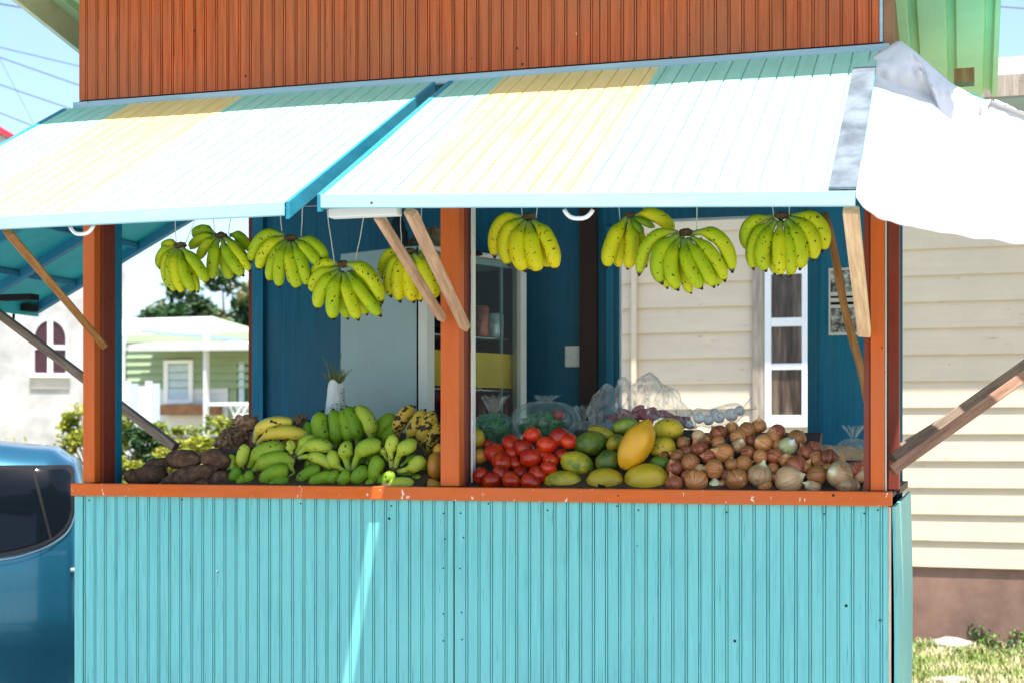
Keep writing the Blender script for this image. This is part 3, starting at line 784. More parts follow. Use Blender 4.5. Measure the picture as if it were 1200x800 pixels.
# ------------------------------------------------------------------ sloping display boards under the fruit
def ramp_board(pxa, pxb, ztop, y1, label):
    xa_, xb_ = px_x(pxa, .2), px_x(pxb, .2)
    mb = MB(); z0 = 1.3625
    mb.add([(x, y, z) for x in (xa_, xb_) for (y, z) in ((.05, z0), (.05, z0 + .012), (y1, ztop), (y1 + .03, ztop), (y1 + .03, z0))],
           [(0, 1, 2, 3, 4), (9, 8, 7, 6, 5), (0, 5, 6, 1), (1, 6, 7, 2), (2, 7, 8, 3), (3, 8, 9, 4), (4, 9, 5, 0)])
    r0 = Vector(((xa_ + xb_) / 2, .05, z0))
    return mb.build('display_board', 'counter', None, loc=r0, label=label, cat='display board', group='sloping boards under the produce')
ramp_board(275, 512, 1.56, .40, 'sloping dark board under the heap of bananas')
ramp_board(552, 655, 1.48, .33, 'sloping dark board under the tomatoes')
ramp_board(657, 800, 1.57, .40, 'sloping dark board under the papayas and melons')
ramp_board(802, 955, 1.56, .42, 'sloping dark board under the onions')
ramp_board(957, 1014, 1.47, .30, 'low dark board under the right end of the onions')
def YD(py, y0=.085, k=.0031):     # depth on the heap from the height in the picture
    return y0 + max(0, 556 - py) * k

# ------------------------------------------------------------------ bananas on the counter
GC = 'banana hands heaped on the counter'
def chand(label, crown, fingers, mat, Y, neck=.08, bulge=.03, **k):
    return hand('banana_hand', label, 320, 460, 5.4545, crown, fingers, mat, Y, GC, neck=neck, bulge=bulge, **k)
chand('big hand of thick dark green bananas standing upright in the middle of the counter heap', (430, 320), [
    ((300, 320), (215, 300), (230, 175), 36, .03), ((370, 325), (265, 240), (315, 118), 50, 0), ((400, 325), (420, 240), (385, 105), 40, -.01), ((480, 325), (490, 220), (440, 105), 42, 0), ((545, 315), (540, 200), (470, 90), 46, .01), ((620, 300), (650, 160), (530, 90), 42, .02, 'ban_lime')],
    'ban_green', .27)
chand('hand of dark spotted yellow plantains at the right end of the banana heap', (985, 420), [
    ((800, 270), (780, 150), (905, 88), 40, .02), ((860, 290), (900, 200), (970, 108), 42, .0), ((935, 320), (960, 220), (1035, 115), 42, -.01), ((985, 380), (990, 280), (1068, 180), 42, 0)],
    'ban_spot', .26)
chand('dull green bananas wedged left of the spotted plantains', (650, 300), [
    ((650, 290), (680, 200), (790, 150), 55, .02), ((700, 300), (740, 240), (810, 200), 40, 0), ((650, 300), (655, 240), (700, 170), 40, .05)],
    'ban_green', .33)
hand('banana_hand', 'ripe yellow hand of bananas on the left of the counter heap', 130, 470, 5.714, (965, 275), [
    ((1060, 290), (1200, 230), (1320, 280), 42, .05, 'ban_brown'), ((965, 262), (960, 110), (1230, 135), 40, 0), ((985, 268), (1060, 150), (1330, 220), 42, -.02)],
    'ban_yel', .26, GC, neck=.16, bulge=.03)
hand('banana_hand', 'pale green bananas with their stems gathered toward the yams', 130, 470, 5.714, (892, 485), [
    ((865, 475), (775, 420), (822, 330), 36, .02, 'ban_lime'), ((885, 468), (850, 350), (915, 270), 36, 0, 'ban_lime'), ((910, 475), (960, 260), (1180, 310), 56, .02), ((925, 485), (1010, 330), (1230, 380), 54, -.01)],
    'ban_lime', .17, GC, neck=.22, bulge=.02)
hand('banana_hand', 'green bananas at the foot of the heap next to the yams', 130, 470, 5.714, (990, 560), [
    ((1010, 555), (1040, 420), (1200, 440), 52, 0), ((830, 520), (815, 450), (870, 420), 38, .0), ((925, 545), (900, 470), (960, 450), 38, 0), ((1060, 555), (1100, 490), (1200, 505), 40, -.015), ((880, 540), (860, 490), (905, 480), 34, -.015)],
    'ban_green', .105, GC, bulge=.01)
chand('lime bananas with gathered stems left of the centre of the heap', (140, 382), [
    ((125, 375), (95, 320), (130, 295), 28, 0), ((145, 370), (190, 270), (275, 285), 34, .02), ((155, 378), (240, 270), (385, 345), 40, 0), ((165, 390), (290, 355), (405, 465), 34, -.02, 'ban_lime'), ((130, 398), (85, 480), (108, 565), 36, -.02)],
    'ban_lime', .16, neck=.2, bulge=.02)
chand('three plump lime bananas joined at a brown stem in the centre of the heap', (500, 482), [
    ((480, 478), (350, 430), (395, 345), 38, 0), ((490, 470), (425, 330), (510, 320), 46, 0), ((515, 468), (540, 290), (700, 325), 50, .01)],
    'ban_lime', .135, neck=.25, bulge=.02)
chand('lime bananas joined at a dark stem near the centre post', (772, 465), [
    ((735, 410), (690, 350), (722, 318), 24, .02), ((758, 450), (735, 300), (790, 265), 40, 0), ((780, 450), (810, 300), (925, 315), 44, 0), ((800, 472), (910, 455), (965, 385), 40, -.02), ((815, 440), (870, 390), (925, 385), 24, .03, 'ban_green')],
    'ban_lime', .135, neck=.28, bulge=.02)
chand('green bananas lying along the ledge left of the centre of the heap', (200, 580), [
    ((150, 570), (190, 470), (310, 460), 38, .02), ((215, 575), (290, 500), (395, 505), 38, 0)], 'ban_green', .09, bulge=.01)
chand('small green bananas side by side on the ledge', (400, 590), [
    ((365, 562), (360, 500), (430, 490), 38, 0), ((440, 565), (440, 505), (500, 490), 40, 0), ((340, 560), (330, 520), (350, 490), 30, .02)], 'ban_green', .09, bulge=.01)
chand('green bananas with one upright finger at the right of the ledge', (600, 590), [
    ((525, 572), (520, 490), (615, 462), 46, 0), ((610, 575), (600, 540), (645, 520), 24, -.01), ((660, 575), (625, 450), (695, 385), 44, .01), ((700, 575), (690, 520), (790, 500), 46, .01)], 'ban_green', .095, bulge=.01)
chand('dark green bananas deep in the heap, seen in the gaps left of the centre', (330, 520), [
    ((200, 470), (250, 410), (330, 420), 40, .02), ((330, 520), (350, 450), (430, 455), 40, 0), ((60, 520), (40, 440), (90, 400), 38, .02), ((10, 560), (30, 500), (110, 520), 36, -.02), ((450, 470), (520, 400), (600, 420), 40, .05)],
    'ban_green', .165, bulge=.01)
chand('dark green bananas deep in the heap near the centre post', (840, 560), [
    ((600, 430), (640, 370), (700, 420), 40, .05), ((760, 540), (830, 470), (930, 500), 40, 0), ((860, 570), (900, 510), (960, 530), 34, -.03), ((900, 480), (940, 440), (985, 470), 34, .03)],
    'ban_green', .16, bulge=.01)
chand('single green banana in the patch of sun on the ledge', (725, 578), [
    ((728, 580), (800, 520), (905, 555), 36, 0)], 'ban_lime', .075, bulge=.005)

# ------------------------------------------------------------------ round produce
def fruit_mat(name, cols, scale=20, rough=.4, speck=None, st=.66, sscale=60, streak=False, bstr=.15):
    m, nt, b = newmat(name)
    if streak:      # meridian streaks from neck to root
        nz = nd(nt, 'ShaderNodeVectorMath', operation='NORMALIZE'); nt.links.new(coords(nt, (1, 1, .0001)), nz.inputs[0])
        s2 = nd(nt, 'ShaderNodeVectorMath', operation='SCALE'); s2.inputs['Scale'].default_value = 3.2; nt.links.new(nz.outputs[0], s2.inputs[0])
        a2 = nd(nt, 'ShaderNodeVectorMath', operation='ADD'); nt.links.new(s2.outputs[0], a2.inputs[0]); nt.links.new(coords(nt, (.3, .3, .3), rand=True), a2.inputs[1]); v = a2.outputs[0]
    else: v = coords(nt, rand=True)
    n1 = noise_(nt, v, 1.5 if streak else scale, 5, .6)
    k = len(cols)
    c = ramp(nt, n1, [(.32 + .36 * i / (k - 1), cc) for i, cc in enumerate(cols)]).outputs[0]
    oi = nt.nodes.new('ShaderNodeObjectInfo')
    hs = nd(nt, 'ShaderNodeHueSaturation')
    mr = nd(nt, 'ShaderNodeMapRange'); mr.inputs['To Min'].default_value = .62; mr.inputs['To Max'].default_value = 1.3
    nt.links.new(oi.outputs['Random'], mr.inputs[0]); nt.links.new(mr.outputs[0], hs.inputs['Value']); nt.links.new(c, hs.inputs['Color'])
    c = hs.outputs[0]
    if speck:
        n2 = noise_(nt, coords(nt, rand=True), sscale, 3, .5)
        c = mixc(nt, ramp(nt, n2, [(st, (0, 0, 0)), (st + .05, (1, 1, 1))]).outputs[0], c, speck)
    if streak:
        sx = nt.nodes.new('ShaderNodeSeparateXYZ'); nt.links.new(coords(nt), sx.inputs[0])
        c = mixc(nt, ramp(nt, sx.outputs[2], [(.80, (0, 0, 0)), (1.0, (.9, .9, .9))]).outputs[0], c, tuple(min(.8, q * 1.25 + .05) for q in cols[-1]))
    nt.links.new(c, b.inputs['Base Color']); b.inputs['Roughness'].default_value = rough
    b.inputs['Specular IOR Level'].default_value = .5
    bump(nt, b, n1, bstr, .002); return m
M['onion'] = fruit_mat('brown onion skin', [(.34, .10, .025), (.52, .20, .06), (.64, .31, .12)], rough=.26, speck=(.70, .46, .24), st=.66, sscale=1.4, streak=True, bstr=.1)
M['onion_red'] = fruit_mat('reddish onion skin', [(.18, .035, .016), (.34, .085, .035), (.52, .18, .08)], rough=.26, streak=True, bstr=.1)
M['onion_pale'] = fruit_mat('pale onion skin', [(.52, .27, .11), (.68, .42, .21), (.78, .56, .34)], rough=.3, speck=(.42, .16, .05), st=.60, sscale=1.4, streak=True, bstr=.15)
M['onion_peel'] = fruit_mat('peeled onion', [(.50, .50, .12), (.66, .66, .32), (.80, .78, .60)], rough=.3, streak=True)
M['tomato'] = fruit_mat('tomato skin', [(.42, .010, .004), (.58, .025, .005), (.68, .08, .010)], 1.2, .2)
M['melon'] = fruit_mat('green yellow papaya skin', [(.10, .18, .015), (.50, .38, .02), (.70, .46, .02)], 13, .42, speck=(.05, .05, .015), st=.66, sscale=70)
M['melon_g'] = fruit_mat('green papaya skin', [(.045, .12, .012), (.14, .22, .02), (.46, .36, .03)], 16, .4, speck=(.25, .3, .08), st=.66, sscale=60)
M['melon_y'] = fruit_mat('yellow papaya skin', [(.48, .34, .015), (.66, .45, .02), (.72, .48, .03)], 10, .42, speck=(.25, .14, .02), st=.70, sscale=60)
M['papaya'] = fruit_mat('ripe papaya skin', [(.66, .30, .01), (.78, .40, .015), (.82, .46, .02)], 7, .36, speck=(.45, .22, .03), st=.73, sscale=60)
M['mango'] = fruit_mat('orange mango skin', [(.58, .24, .03), (.70, .34, .04)], 8, .4)
M['yam'] = fruit_mat('rough brown yam skin', [(.035, .016, .008), (.09, .042, .022), (.17, .085, .045)], 40, .9, speck=(.30, .19, .12), st=.68, sscale=90, bstr=1.0)
M['ginger'] = fruit_mat('knobbly root skin', [(.07, .03, .015), (.22, .11, .055), (.42, .27, .16)], 45, .9, speck=(.5, .36, .26), st=.64, sscale=60, bstr=1.0)

def onion_mesh(seed):
    mb = MB(); rr = random.Random(seed); neck = rr.uniform(.25, .5); e = rr.uniform(.85, 1.0)
    def f(u, v):
        th = u * math.pi; ph = v * 2 * math.pi
        r = math.sin(th); z = math.cos(th) * e
        if u < .16: z += neck * (1 - u / .16) ** 1.5; r = max(r * .9, .07)
        if u > .93: z -= .05
        p = Vector((r * math.cos(ph), r * math.sin(ph), z))
        k = 1 + .035 * noise.noise(p * 1.5 + Vector((seed, 0, 0))) + .012 * math.sin(ph * 9 + seed)
        return Vector((p.x * k, p.y * k, p.z))
    mb.grid(f, 18, 26, True)
    o = mb.build('tmp', 'onion', None, smooth=True); me = o.data; bpy.data.objects.remove(o); return me
def tomato_mesh(seed):
    mb = MB()
    def f(u, v):
        th = u * math.pi; ph = v * 2 * math.pi
        d = 1 - .10 * math.exp(-(th / .35) ** 2) * 2
        p = Vector((math.sin(th) * math.cos(ph), math.sin(th) * math.sin(ph), math.cos(th) * .86 * d))
        k = 1 + .02 * math.cos(5 * ph + seed) * math.sin(th) + .03 * noise.noise(p * 1.2 + Vector((seed, 2, 0)))
        return p * k
    mb.grid(f, 16, 26, True)
    o = mb.build('tmp', 'tomato', None, smooth=True); me = o.data; bpy.data.objects.remove(o); return me
def put(name, me, mat, px, py, rpx, Y, rot, label, cat, group, scl=(1, 1, 1)):
    """copy of a shared mesh at a point of the heap"""
    m2 = MESHMAT.get((me.name, mat))
    if not m2:
        m2 = me.copy(); m2.name = name; m2.materials.clear(); m2.materials.append(M[mat]); MESHMAT[(me.name, mat)] = m2
    o = bpy.data.objects.new(name, m2); COL.objects.link(o)
    o.location = U(px, SH(py), Y); r = rpx / S(px, Y)
    o.scale = (r * scl[0], r * scl[1], r * scl[2]); o.rotation_euler = rot
    return tag(o, label, cat, group)
MESHMAT = {}
onions = [onion_mesh(i) for i in range(6)]
toms = [tomato_mesh(i) for i in range(4)]
OL = [(130, 430, 48, 'onion_red', 'dark red onion at the left end of the onion front row, beside the yellow papaya'), (240, 415, 58, 'onion', 'brown onion second in the front row beside the peeled chunk'),
 (335, 438, 36, 'onion_peel', 'half peeled pale onion at the ledge'), (372, 440, 36, 'onion', None), (445, 410, 58, 'onion', 'round brown onion in the front row right of the half peeled one'), (560, 390, 62, 'onion_pale', 'large light brown onion in the middle of the front row'),
 (585, 440, 40, 'onion', 'small onion tucked below the large light brown one'), (705, 412, 74, 'onion_pale', 'largest onion, pale with cracked papery skin, in the front row'), (825, 443, 44, 'onion_pale', None), (905, 456, 20, 'onion_pale', 'tiny pale onion at the ledge'),
 (1000, 437, 60, 'onion_pale', 'pale onion at the right end of the front row'), (960, 385, 68, 'onion_pale', 'big dull onion above the right end of the front row'), (845, 390, 50, 'onion', None), (130, 355, 42, 'onion_red', None), (210, 330, 48, 'onion', None),
 (330, 360, 52, 'onion', None), (262, 368, 35, 'onion_pale', None), (145, 300, 38, 'onion', None), (255, 265, 48, 'onion_red', None), (175, 238, 35, 'onion', None), (380, 285, 50, 'onion', None), (480, 335, 45, 'onion', None),
 (560, 305, 42, 'onion', None), (635, 300, 42, 'onion_red', None), (740, 350, 60, 'onion_red', 'big reddish onion above the cracked pale one'), (455, 250, 38, 'onion_pale', None), (450, 212, 42, 'onion', None), (350, 238, 40, 'onion', None),
 (350, 195, 48, 'onion_red', 'red onion below the garlic bag'), (250, 205, 33, 'onion_pale', 'pale striped onion left of the red one below the garlic'), (420, 170, 36, 'onion', None), (495, 180, 45, 'onion', None), (555, 158, 38, 'onion', None),
 (575, 240, 50, 'onion', None), (620, 212, 38, 'onion', None), (645, 190, 45, 'onion_red', 'reddish onion at the top of the heap'), (700, 255, 48, 'onion_peel', 'peeled greenish white onion high in the heap'), (745, 218, 48, 'onion', None), (790, 288, 45, 'onion_red', None),
 (830, 265, 40, 'onion_red', None), (840, 312, 44, 'onion', None), (905, 308, 48, 'onion_red', 'dark shiny onion at the upper right of the heap'), (900, 365, 36, 'onion', None), (1035, 365, 42, 'onion_red', None), (1062, 392, 34, 'onion_pale', None), (1065, 340, 26, 'onion_red', None),
 (960, 322, 30, 'onion', None), (515, 232, 36, 'onion_red', None), (625, 362, 34, 'onion', None), (692, 318, 38, 'onion', None), (785, 350, 38, 'onion', None), (420, 340, 38, 'onion', None), (500, 285, 38, 'onion_red', None), (300, 300, 38, 'onion_red', None), (655, 250, 36, 'onion', None), (395, 390, 34, 'onion_red', None), (510, 395, 30, 'onion', None), (640, 400, 30, 'onion_red', None), (870, 340, 34, 'onion_red', None), (300, 225, 32, 'onion', None), (190, 280, 34, 'onion_red', None), (80, 300, 30, 'onion_red', None),(195, 395, 34, 'onion_red', None),(180,440,25,'onion',None),(500,450,28,'onion_red',None),(770,440,26,'onion_red',None)]
adj = {'onion': 'brown onion', 'onion_red': 'reddish brown onion', 'onion_pale': 'pale skinned onion', 'onion_peel': 'peeled onion'}
def near_label(i, kind):
    x, y = OL[i][0], OL[i][1]; best = None
    for j, o in enumerate(OL):
        if j == i or not ANCH.get(j): continue
        d = math.hypot(o[0] - x, o[1] - y)
        for k, (dx, dy, w) in enumerate(((0, 1, 'just above'), (0, -1, 'just below'), (1, 0, 'immediately left of'), (-1, 0, 'immediately right of'), (.7, .7, 'up and left of'), (-.7, .7, 'up and right of'), (.7, -.7, 'down and left of'), (-.7, -.7, 'down and right of'))):
            c = ((o[0] - x) * dx + (o[1] - y) * dy) / d
            if c > .92:
                t = kind + ' ' + w + ' the ' + ANCH[j]
                if t not in USEDL and (best is None or d < best[0]): best = (d, t)
    USEDL.add(best[1]); return best[1]
USEDL = set()
ANCH = {0: 'dark red onion beside the yellow papaya', 2: 'half peeled pale onion at the ledge', 5: 'large light brown onion of the front row', 7: 'largest cracked pale onion', 10: 'pale onion ending the front row', 11: 'big dull onion at the right', 24: 'big reddish onion above the cracked one', 28: 'red onion below the garlic', 29: 'pale striped onion under the garlic', 35: 'reddish onion topping the heap', 36: 'peeled greenish white onion high up', 41: 'dark shiny onion at the upper right'}
for i, (x, y, r, mt, lab) in enumerate(OL):
    px, py = 760 + x / 4.2857, 460 + y / 4.2857; rp = r / 4.2857
    Y = YD(py + rp * .3, .085, .0034) + (.02 if r < 37 else 0)
    if not lab: lab = near_label(i, adj[mt])
    put('onion', onions[i % 6], mt, px, py, rp * 1.02, Y, (random.uniform(-1.6, 1.6), random.uniform(-1.2, 1.2), random.uniform(0, 6)), lab, 'onion', 'onions heaped at the right end of the counter', (1, 1, random.uniform(.88, 1)))
TL = [(150, 595, 46), (225, 555, 40), (278, 575, 46), (318, 525, 42), (382, 565, 46), (440, 532, 46), (482, 545, 38), (182, 633, 46), (312, 618, 48), (400, 628, 36), (452, 605, 30), (90, 690, 38), (140, 715, 46), (180, 680, 40), (228, 712, 46), (268, 680, 34), (312, 720, 48), (345, 685, 42), (390, 660, 38), (245, 640, 34), (120, 560, 26), (360, 600, 36), (230, 600, 36)]
tl_lab = {2: 'tomato just right of the upper left one', 9: 'small tomato below the big orange red one', 10: 'little dark tomato tucked in at the right of the pile', 11: 'tomato above the left end of the ledge row', 13: 'tomato wedged between two at the ledge, above them', 15: 'small tomato showing above the gap before the large ledge one', 17: 'tomato above the large one at the ledge', 19: 'tomato in the dark gap below the crimson one, right side', 20: 'smallest tomato, at the far upper left behind the leftmost', 21: 'tomato squeezed under the big orange red one, left side', 22: 'tomato hidden right of the crimson one', 0: 'leftmost tomato of the third row up', 5: 'uppermost tomato on the right of the pile', 3: 'uppermost tomato in the middle of the pile', 16: 'large tomato at the ledge next to the papayas', 12: 'tomato at the ledge, left end', 8: 'brightest tomato in the middle of the pile', 4: 'big orange red tomato above the middle of the pile', 14: 'tomato at the ledge, in the middle', 7: 'crimson tomato on the left of the pile', 1: 'tomato at the upper left of the pile', 6: 'tomato half hidden at the upper right edge of the pile', 18: 'tomato touching the lowest green papaya'}
for i, (x, y, r) in enumerate(TL):
    px, py = 540 + x / 3.81, 370 + y / 3.81; rp = r / 3.81
    lab = tl_lab[i]
    put('tomato', toms[i % 4], 'tomato', px, py, rp * 1.05, YD(py, .08, .003) + (.02 if r < 37 else 0), (random.uniform(-.9, .9), random.uniform(-.9, .9), random.uniform(0, 6)), lab, 'tomato', 'tomatoes piled right of the centre post')

def blob(name, P, rx, ry, rz, rot, mat, label, cat, group=None, point=0.0, seed=0, lump=.05, lobes=0, freq=1.6):
    """rx along the fruit's long axis; rot turns it in the picture plane (radians)"""
    mb = MB()
    def f(u, v):
        th = u * math.pi; ph = v * 2 * math.pi
        x = math.cos(th); rad = math.sin(th) ** (1.0 if not point else .92)
        if point and x > .55: rad *= 1 - point * ((x - .55) / .45) ** 2 * .5
        p = Vector((x * (1 + (point * .10 * max(0, x) ** 6)), rad * math.cos(ph), rad * math.sin(ph)))
        k = 1 + lump * noise.noise(p * freq + Vector((seed * 3.1, seed, 0))) + lump * .3 * noise.noise(p * freq * 3.5 + Vector((seed, 0, 4)))
        if lobes: k += .025 * math.cos(lobes * ph)
        return Vector((p.x * rx * k, p.y * ry * k, p.z * rz * k))
    mb.grid(f, 24, 30, True)
    o = mb.build(name, mat, None, smooth=True, label=label, cat=cat, group=group)
    o.location = P; o.rotation_euler = (0, -rot, 0); return o
ML = [(185, 600, 135, 78, 0, 'melon', 'wide green and orange papaya at the ledge beside the tomatoes', 0), (280, 480, 115, 88, -.3, 'melon', 'papaya yellow at its centre, second up beside the tomatoes', 0), (375, 345, 118, 92, .2, 'melon_g', 'dark speckled papaya with a yellow patch, resting higher in the heap', 0),
      (460, 275, 95, 52, -.3, 'melon', 'flat green papaya behind the dark speckled one', 0), (485, 600, 130, 98, 0, 'melon_y', 'yellow papaya with a black scar at the ledge', 0), (505, 465, 85, 82, .3, 'melon_g', 'green papaya in the middle of the heap', 0),
      (560, 340, 68, 58, .8, 'melon', 'small yellowish papaya left of the large orange one', 0), (630, 225, 88, 58, .2, 'melon_g', 'dark green fruit at the top of the heap under the bag', 0), (785, 585, 148, 112, 0, 'melon_y', 'large clear yellow papaya at the ledge beside the onions', .5),
      (940, 248, 102, 80, 0, 'melon', 'round olive green papaya at the upper right of the heap', 0), (900, 372, 90, 84, 0, 'melon', 'olive yellow papaya right of the large orange one', 0), (880, 478, 76, 56, 0, 'melon_g', 'olive papaya half hidden behind the clear yellow one', 0)]
for i, (x, y, a, c, rt, mt, lab, pt) in enumerate(ML):
    px, py = 630 + x / 6.153, 460 + y / 6.153; Y = YD(py, .11, .0030)
    s = S(px, Y) * 6.153
    o = blob('papaya', U(px, SH(py), Y), a / s * 1.07, c / s * 1.07, c / s, rt, mt, lab, 'papaya', 'papayas in the middle of the counter', point=pt, seed=i, lump=.06, lobes=5)
    if i == 4:
        crumple_pts = MB(); 
        w = U(px - .5, py + 2, Y); 
        sc_ = MB(); cc = Vector((.0, -c / s * .93, -.012))
        def fs(u, v): 
            a_ = v * 2 * math.pi; rr_ = u * .012 * (1 + .4 * noise.noise(Vector((math.cos(a_) * 2, math.sin(a_) * 2, 7))))
            return cc + Vector((rr_ * math.cos(a_), -.004 - .002 * (1 - u), rr_ * math.sin(a_)))
        sc_.grid(fs, 3, 12, True); q_ = sc_.build('stem_scar', 'rubber', o, local=True)
s = S(745, .16) * 6.153
Pp = U(630 + 708 / 6.153, 460 + 378 / 6.153, .135)
blob('papaya', Pp, 192 / s, 112 / s, 112 / s, math.atan2(340, 190), 'papaya', 'large smooth orange papaya standing on its end, the biggest fruit', 'papaya', 'papayas in the middle of the counter', point=.75, seed=20, lump=.04, lobes=5)
for x, y, a, c, lab in ((1042, 440, 58, 92, 'orange mango beside the centre post'), (990, 555, 92, 46, 'orange mango lying at the ledge left of the centre post'), (1062, 350, 40, 50, 'orange mango behind the centre post, the highest of them')):
    px, py = 320 + x / 5.4545, 460 + y / 5.4545; Y = YD(py, .12, .002); s = S(px, Y) * 5.4545
    blob('mango', U(px, SH(py), Y), a / s, c / s * .9, c / s, 0, 'mango', lab, 'mango', 'mangoes by the centre post', seed=x)
blob('mango', U(540 + 68 / 3.81, 370 + 545 / 3.81, .2), .030, .032, .034, 0, 'melon_y', 'yellow mango right of the centre post', 'mango', seed=3)
blob('mango', U(540 + 85 / 3.81, 370 + 625 / 3.81, .17), .028, .03, .026, 0, 'mango', 'tan mottled mango at the left edge of the tomatoes', 'mango', seed=4)
# yams
for i, (x, y, a, c, rt, lab) in enumerate(((150, 470, 58, 54, 0, 'leftmost small round yam'), (262, 462, 118, 74, .18, 'long dark yam with white nicks, left front'), (300, 400, 90, 50, .25, 'yam half hidden behind the left front ones'), (485, 362, 122, 68, -.03, 'smooth dark yam on top of the pile'), (522, 472, 185, 72, .26, 'longest yam, lying tilted at the front'), (700, 362, 98, 68, -.25, 'rounded brown yam right of the top one'), (745, 490, 78, 62, 0, 'short yam at the front beside the green bananas'), (600, 510, 90, 45, 0, 'yam at the bottom of the pile'))):
    px, py = 130 + x / 5.714, 470 + y / 5.714; Y = .11 + max(0, 545 - py) * .003; s = S(px, Y) * 5.714
    blob('yam', U(px, SH(py), Y), a / s * 1.08, c / s * 1.08, c / s, rt, 'yam', lab, 'yam', 'yams at the left end of the counter', seed=i * 2.3, lump=.16, freq=1.5)
for i, (x, y, a, c, lab) in enumerate(((905, 145, 88, 48, 'topmost knobbly brown root on the left of the banana heap'), (800, 215, 60, 42, 'knobbly root left of the topmost one'), (780, 275, 82, 58, 'knobbly root above the yams'), (868, 215, 70, 60, 'pale scarred root beside the ripe yellow bananas'), (850, 290, 70, 50, 'dark root behind the pale banana stems'), (1230, 160, 90, 45, 'pinkish brown root behind the ripe yellow bananas'), (1300, 190, 60, 50, 'scarred root behind the upright green bananas'))):
    px, py = 130 + x / 5.714, 470 + y / 5.714; Y = .33 + (.06 if i > 4 else 0); s = S(px, Y) * 5.714
    blob('ginger_root', U(px, py, Y), a / s, c / s, c / s, .15 * i, 'ginger', lab, 'root', 'knobbly roots behind the yams and bananas', seed=i * 1.7, lump=.55, freq=3.2)
# low crate carrying the roots
box_r = MB().box(px_x(262, .35), px_x(352, .35), .30, .50, 1.3625, 1.50).build('wooden_crate', 'counter', None, loc=(px_x(300, .35), .4, 1.3625), label='dark crate under the knobbly roots', cat='crate')

# ------------------------------------------------------------------ herbs in newspaper wrap
m, nt, b = newmat('newspaper')
n = noise_(nt, coords(nt, (1, 1, 2)), 110, 4, .6)
c = ramp(nt, n, [(.42, (.12, .12, .14)), (.5, (.62, .66, .68))]).outputs[0]
n2 = noise_(nt, coords(nt), 14, 2)
c = mixc(nt, ramp(nt, n2, [(.45, (0, 0, 0)), (.55, (1, 1, 1))]).outputs[0], (.70, .74, .76), c)
nt.links.new(c, b.inputs['Base Color']); b.inputs['Roughness'].default_value = .7; M['news'] = m
YN = .46
hb = thing('herb_bunch', 'bunch of thin green herb stalks wrapped in newspaper, standing behind the green bananas', 'herbs', U(394, 485, YN))
cb, ct = U(394, 485, YN), U(393, 447, YN)
mb = MB()
def cone(u, v):
    a = v * 2 * math.pi; r = .042 * (1 - u) + .026 * u; r *= 1 + .14 * noise.noise(Vector((math.cos(a) * 2, math.sin(a) * 2, u * 3)))
    p = cb.lerp(ct, u); return p + Vector((math.cos(a) * r, math.sin(a) * r, .008 * math.sin(a * 3) * u))
mb.grid(cone, 10, 22, True); mb.build('newspaper_wrap', 'news', hb, solid=.001)
M['stalk'] = simple('green stalks', (.13, .16, .04), .7, .5, 40)
mb = MB()
for i in range(46):
    a = random.uniform(0, 6.28); r = random.uniform(0, .022)
    b0 = ct + Vector((math.cos(a) * r, math.sin(a) * r, -.02)); h_ = random.uniform(.04, .07) if i > 5 else random.uniform(.08, .125)
    sp = random.uniform(.4, 1.8)
    e = b0 + Vector((math.cos(a) * r * sp * 1.6 + random.uniform(-.02, .02), math.sin(a) * r * sp, h_))
    mb.tube([b0, b0.lerp(e, .5) + Vector((random.uniform(-.008, .008), 0, .004)), e], [.0022, .0018, .0009], 5)
mb.build('stalks', 'stalk', hb)

# ------------------------------------------------------------------ plastic bags
def plastic(name, tint, opac, scale=22):
    m, nt, b = newmat(name)
    for n_ in list(nt.nodes):
        if n_.type == 'BSDF_PRINCIPLED': nt.nodes.remove(n_)
    v = coords(nt)
    n = noise_(nt, coords(nt, (1, 1, .5)), scale, 5, .6)
    bp = nd(nt, 'ShaderNodeBump', Strength=1.0, Distance=.012); nt.links.new(n, bp.inputs['Height'])
    tr = nd(nt, 'ShaderNodeBsdfTransparent'); tr.inputs[0].default_value = (.96, .97, .97, 1)
    gl = nd(nt, 'ShaderNodeBsdfGlossy', Roughness=.12); df = nd(nt, 'ShaderNodeBsdfDiffuse'); df.inputs[0].default_value = rgba(tint)
    tl = nd(nt, 'ShaderNodeBsdfTranslucent'); tl.inputs[0].default_value = rgba(tint)
    nt.links.new(bp.outputs[0], gl.inputs['Normal']); nt.links.new(bp.outputs[0], df.inputs['Normal'])
    m0 = nd(nt, 'ShaderNodeMixShader'); m0.inputs[0].default_value = .4; nt.links.new(df.outputs[0], m0.inputs[1]); nt.links.new(tl.outputs[0], m0.inputs[2])
    m1 = nd(nt, 'ShaderNodeMixShader'); m1.inputs[0].default_value = .4; nt.links.new(m0.outputs[0], m1.inputs[1]); nt.links.new(gl.outputs[0], m1.inputs[2])
    m2 = nd(nt, 'ShaderNodeMixShader')
    lw = nd(nt, 'ShaderNodeLayerWeight', Blend=.35); nt.links.new(bp.outputs[0], lw.inputs['Normal'])
    f = ramp(nt, n, [(.45, (opac * .4,) * 3), (.56, (opac,) * 3), (.60, (min(1, opac * 3.2),) * 3), (.64, (opac,) * 3)]).outputs[0]
    mx = nd(nt, 'ShaderNodeMath', operation='MULTIPLY_ADD'); nt.links.new(lw.outputs['Facing'], mx.inputs[0]); mx.inputs[1].default_value = .55; nt.links.new(f, mx.inputs[2])
    mx.use_clamp = True
    nt.links.new(mx.outputs[0], m2.inputs[0]); nt.links.new(tr.outputs[0], m2.inputs[1]); nt.links.new(m1.outputs[0], m2.inputs[2])
    nt.links.new(m2.outputs[0], nt.nodes['Material Output'].inputs[0]); return m
M['bag_clear'] = plastic('clear plastic film', (.85, .86, .88), .16)
M['bag_green'] = plastic('thin plastic film', (.70, .80, .78), .07, 30)
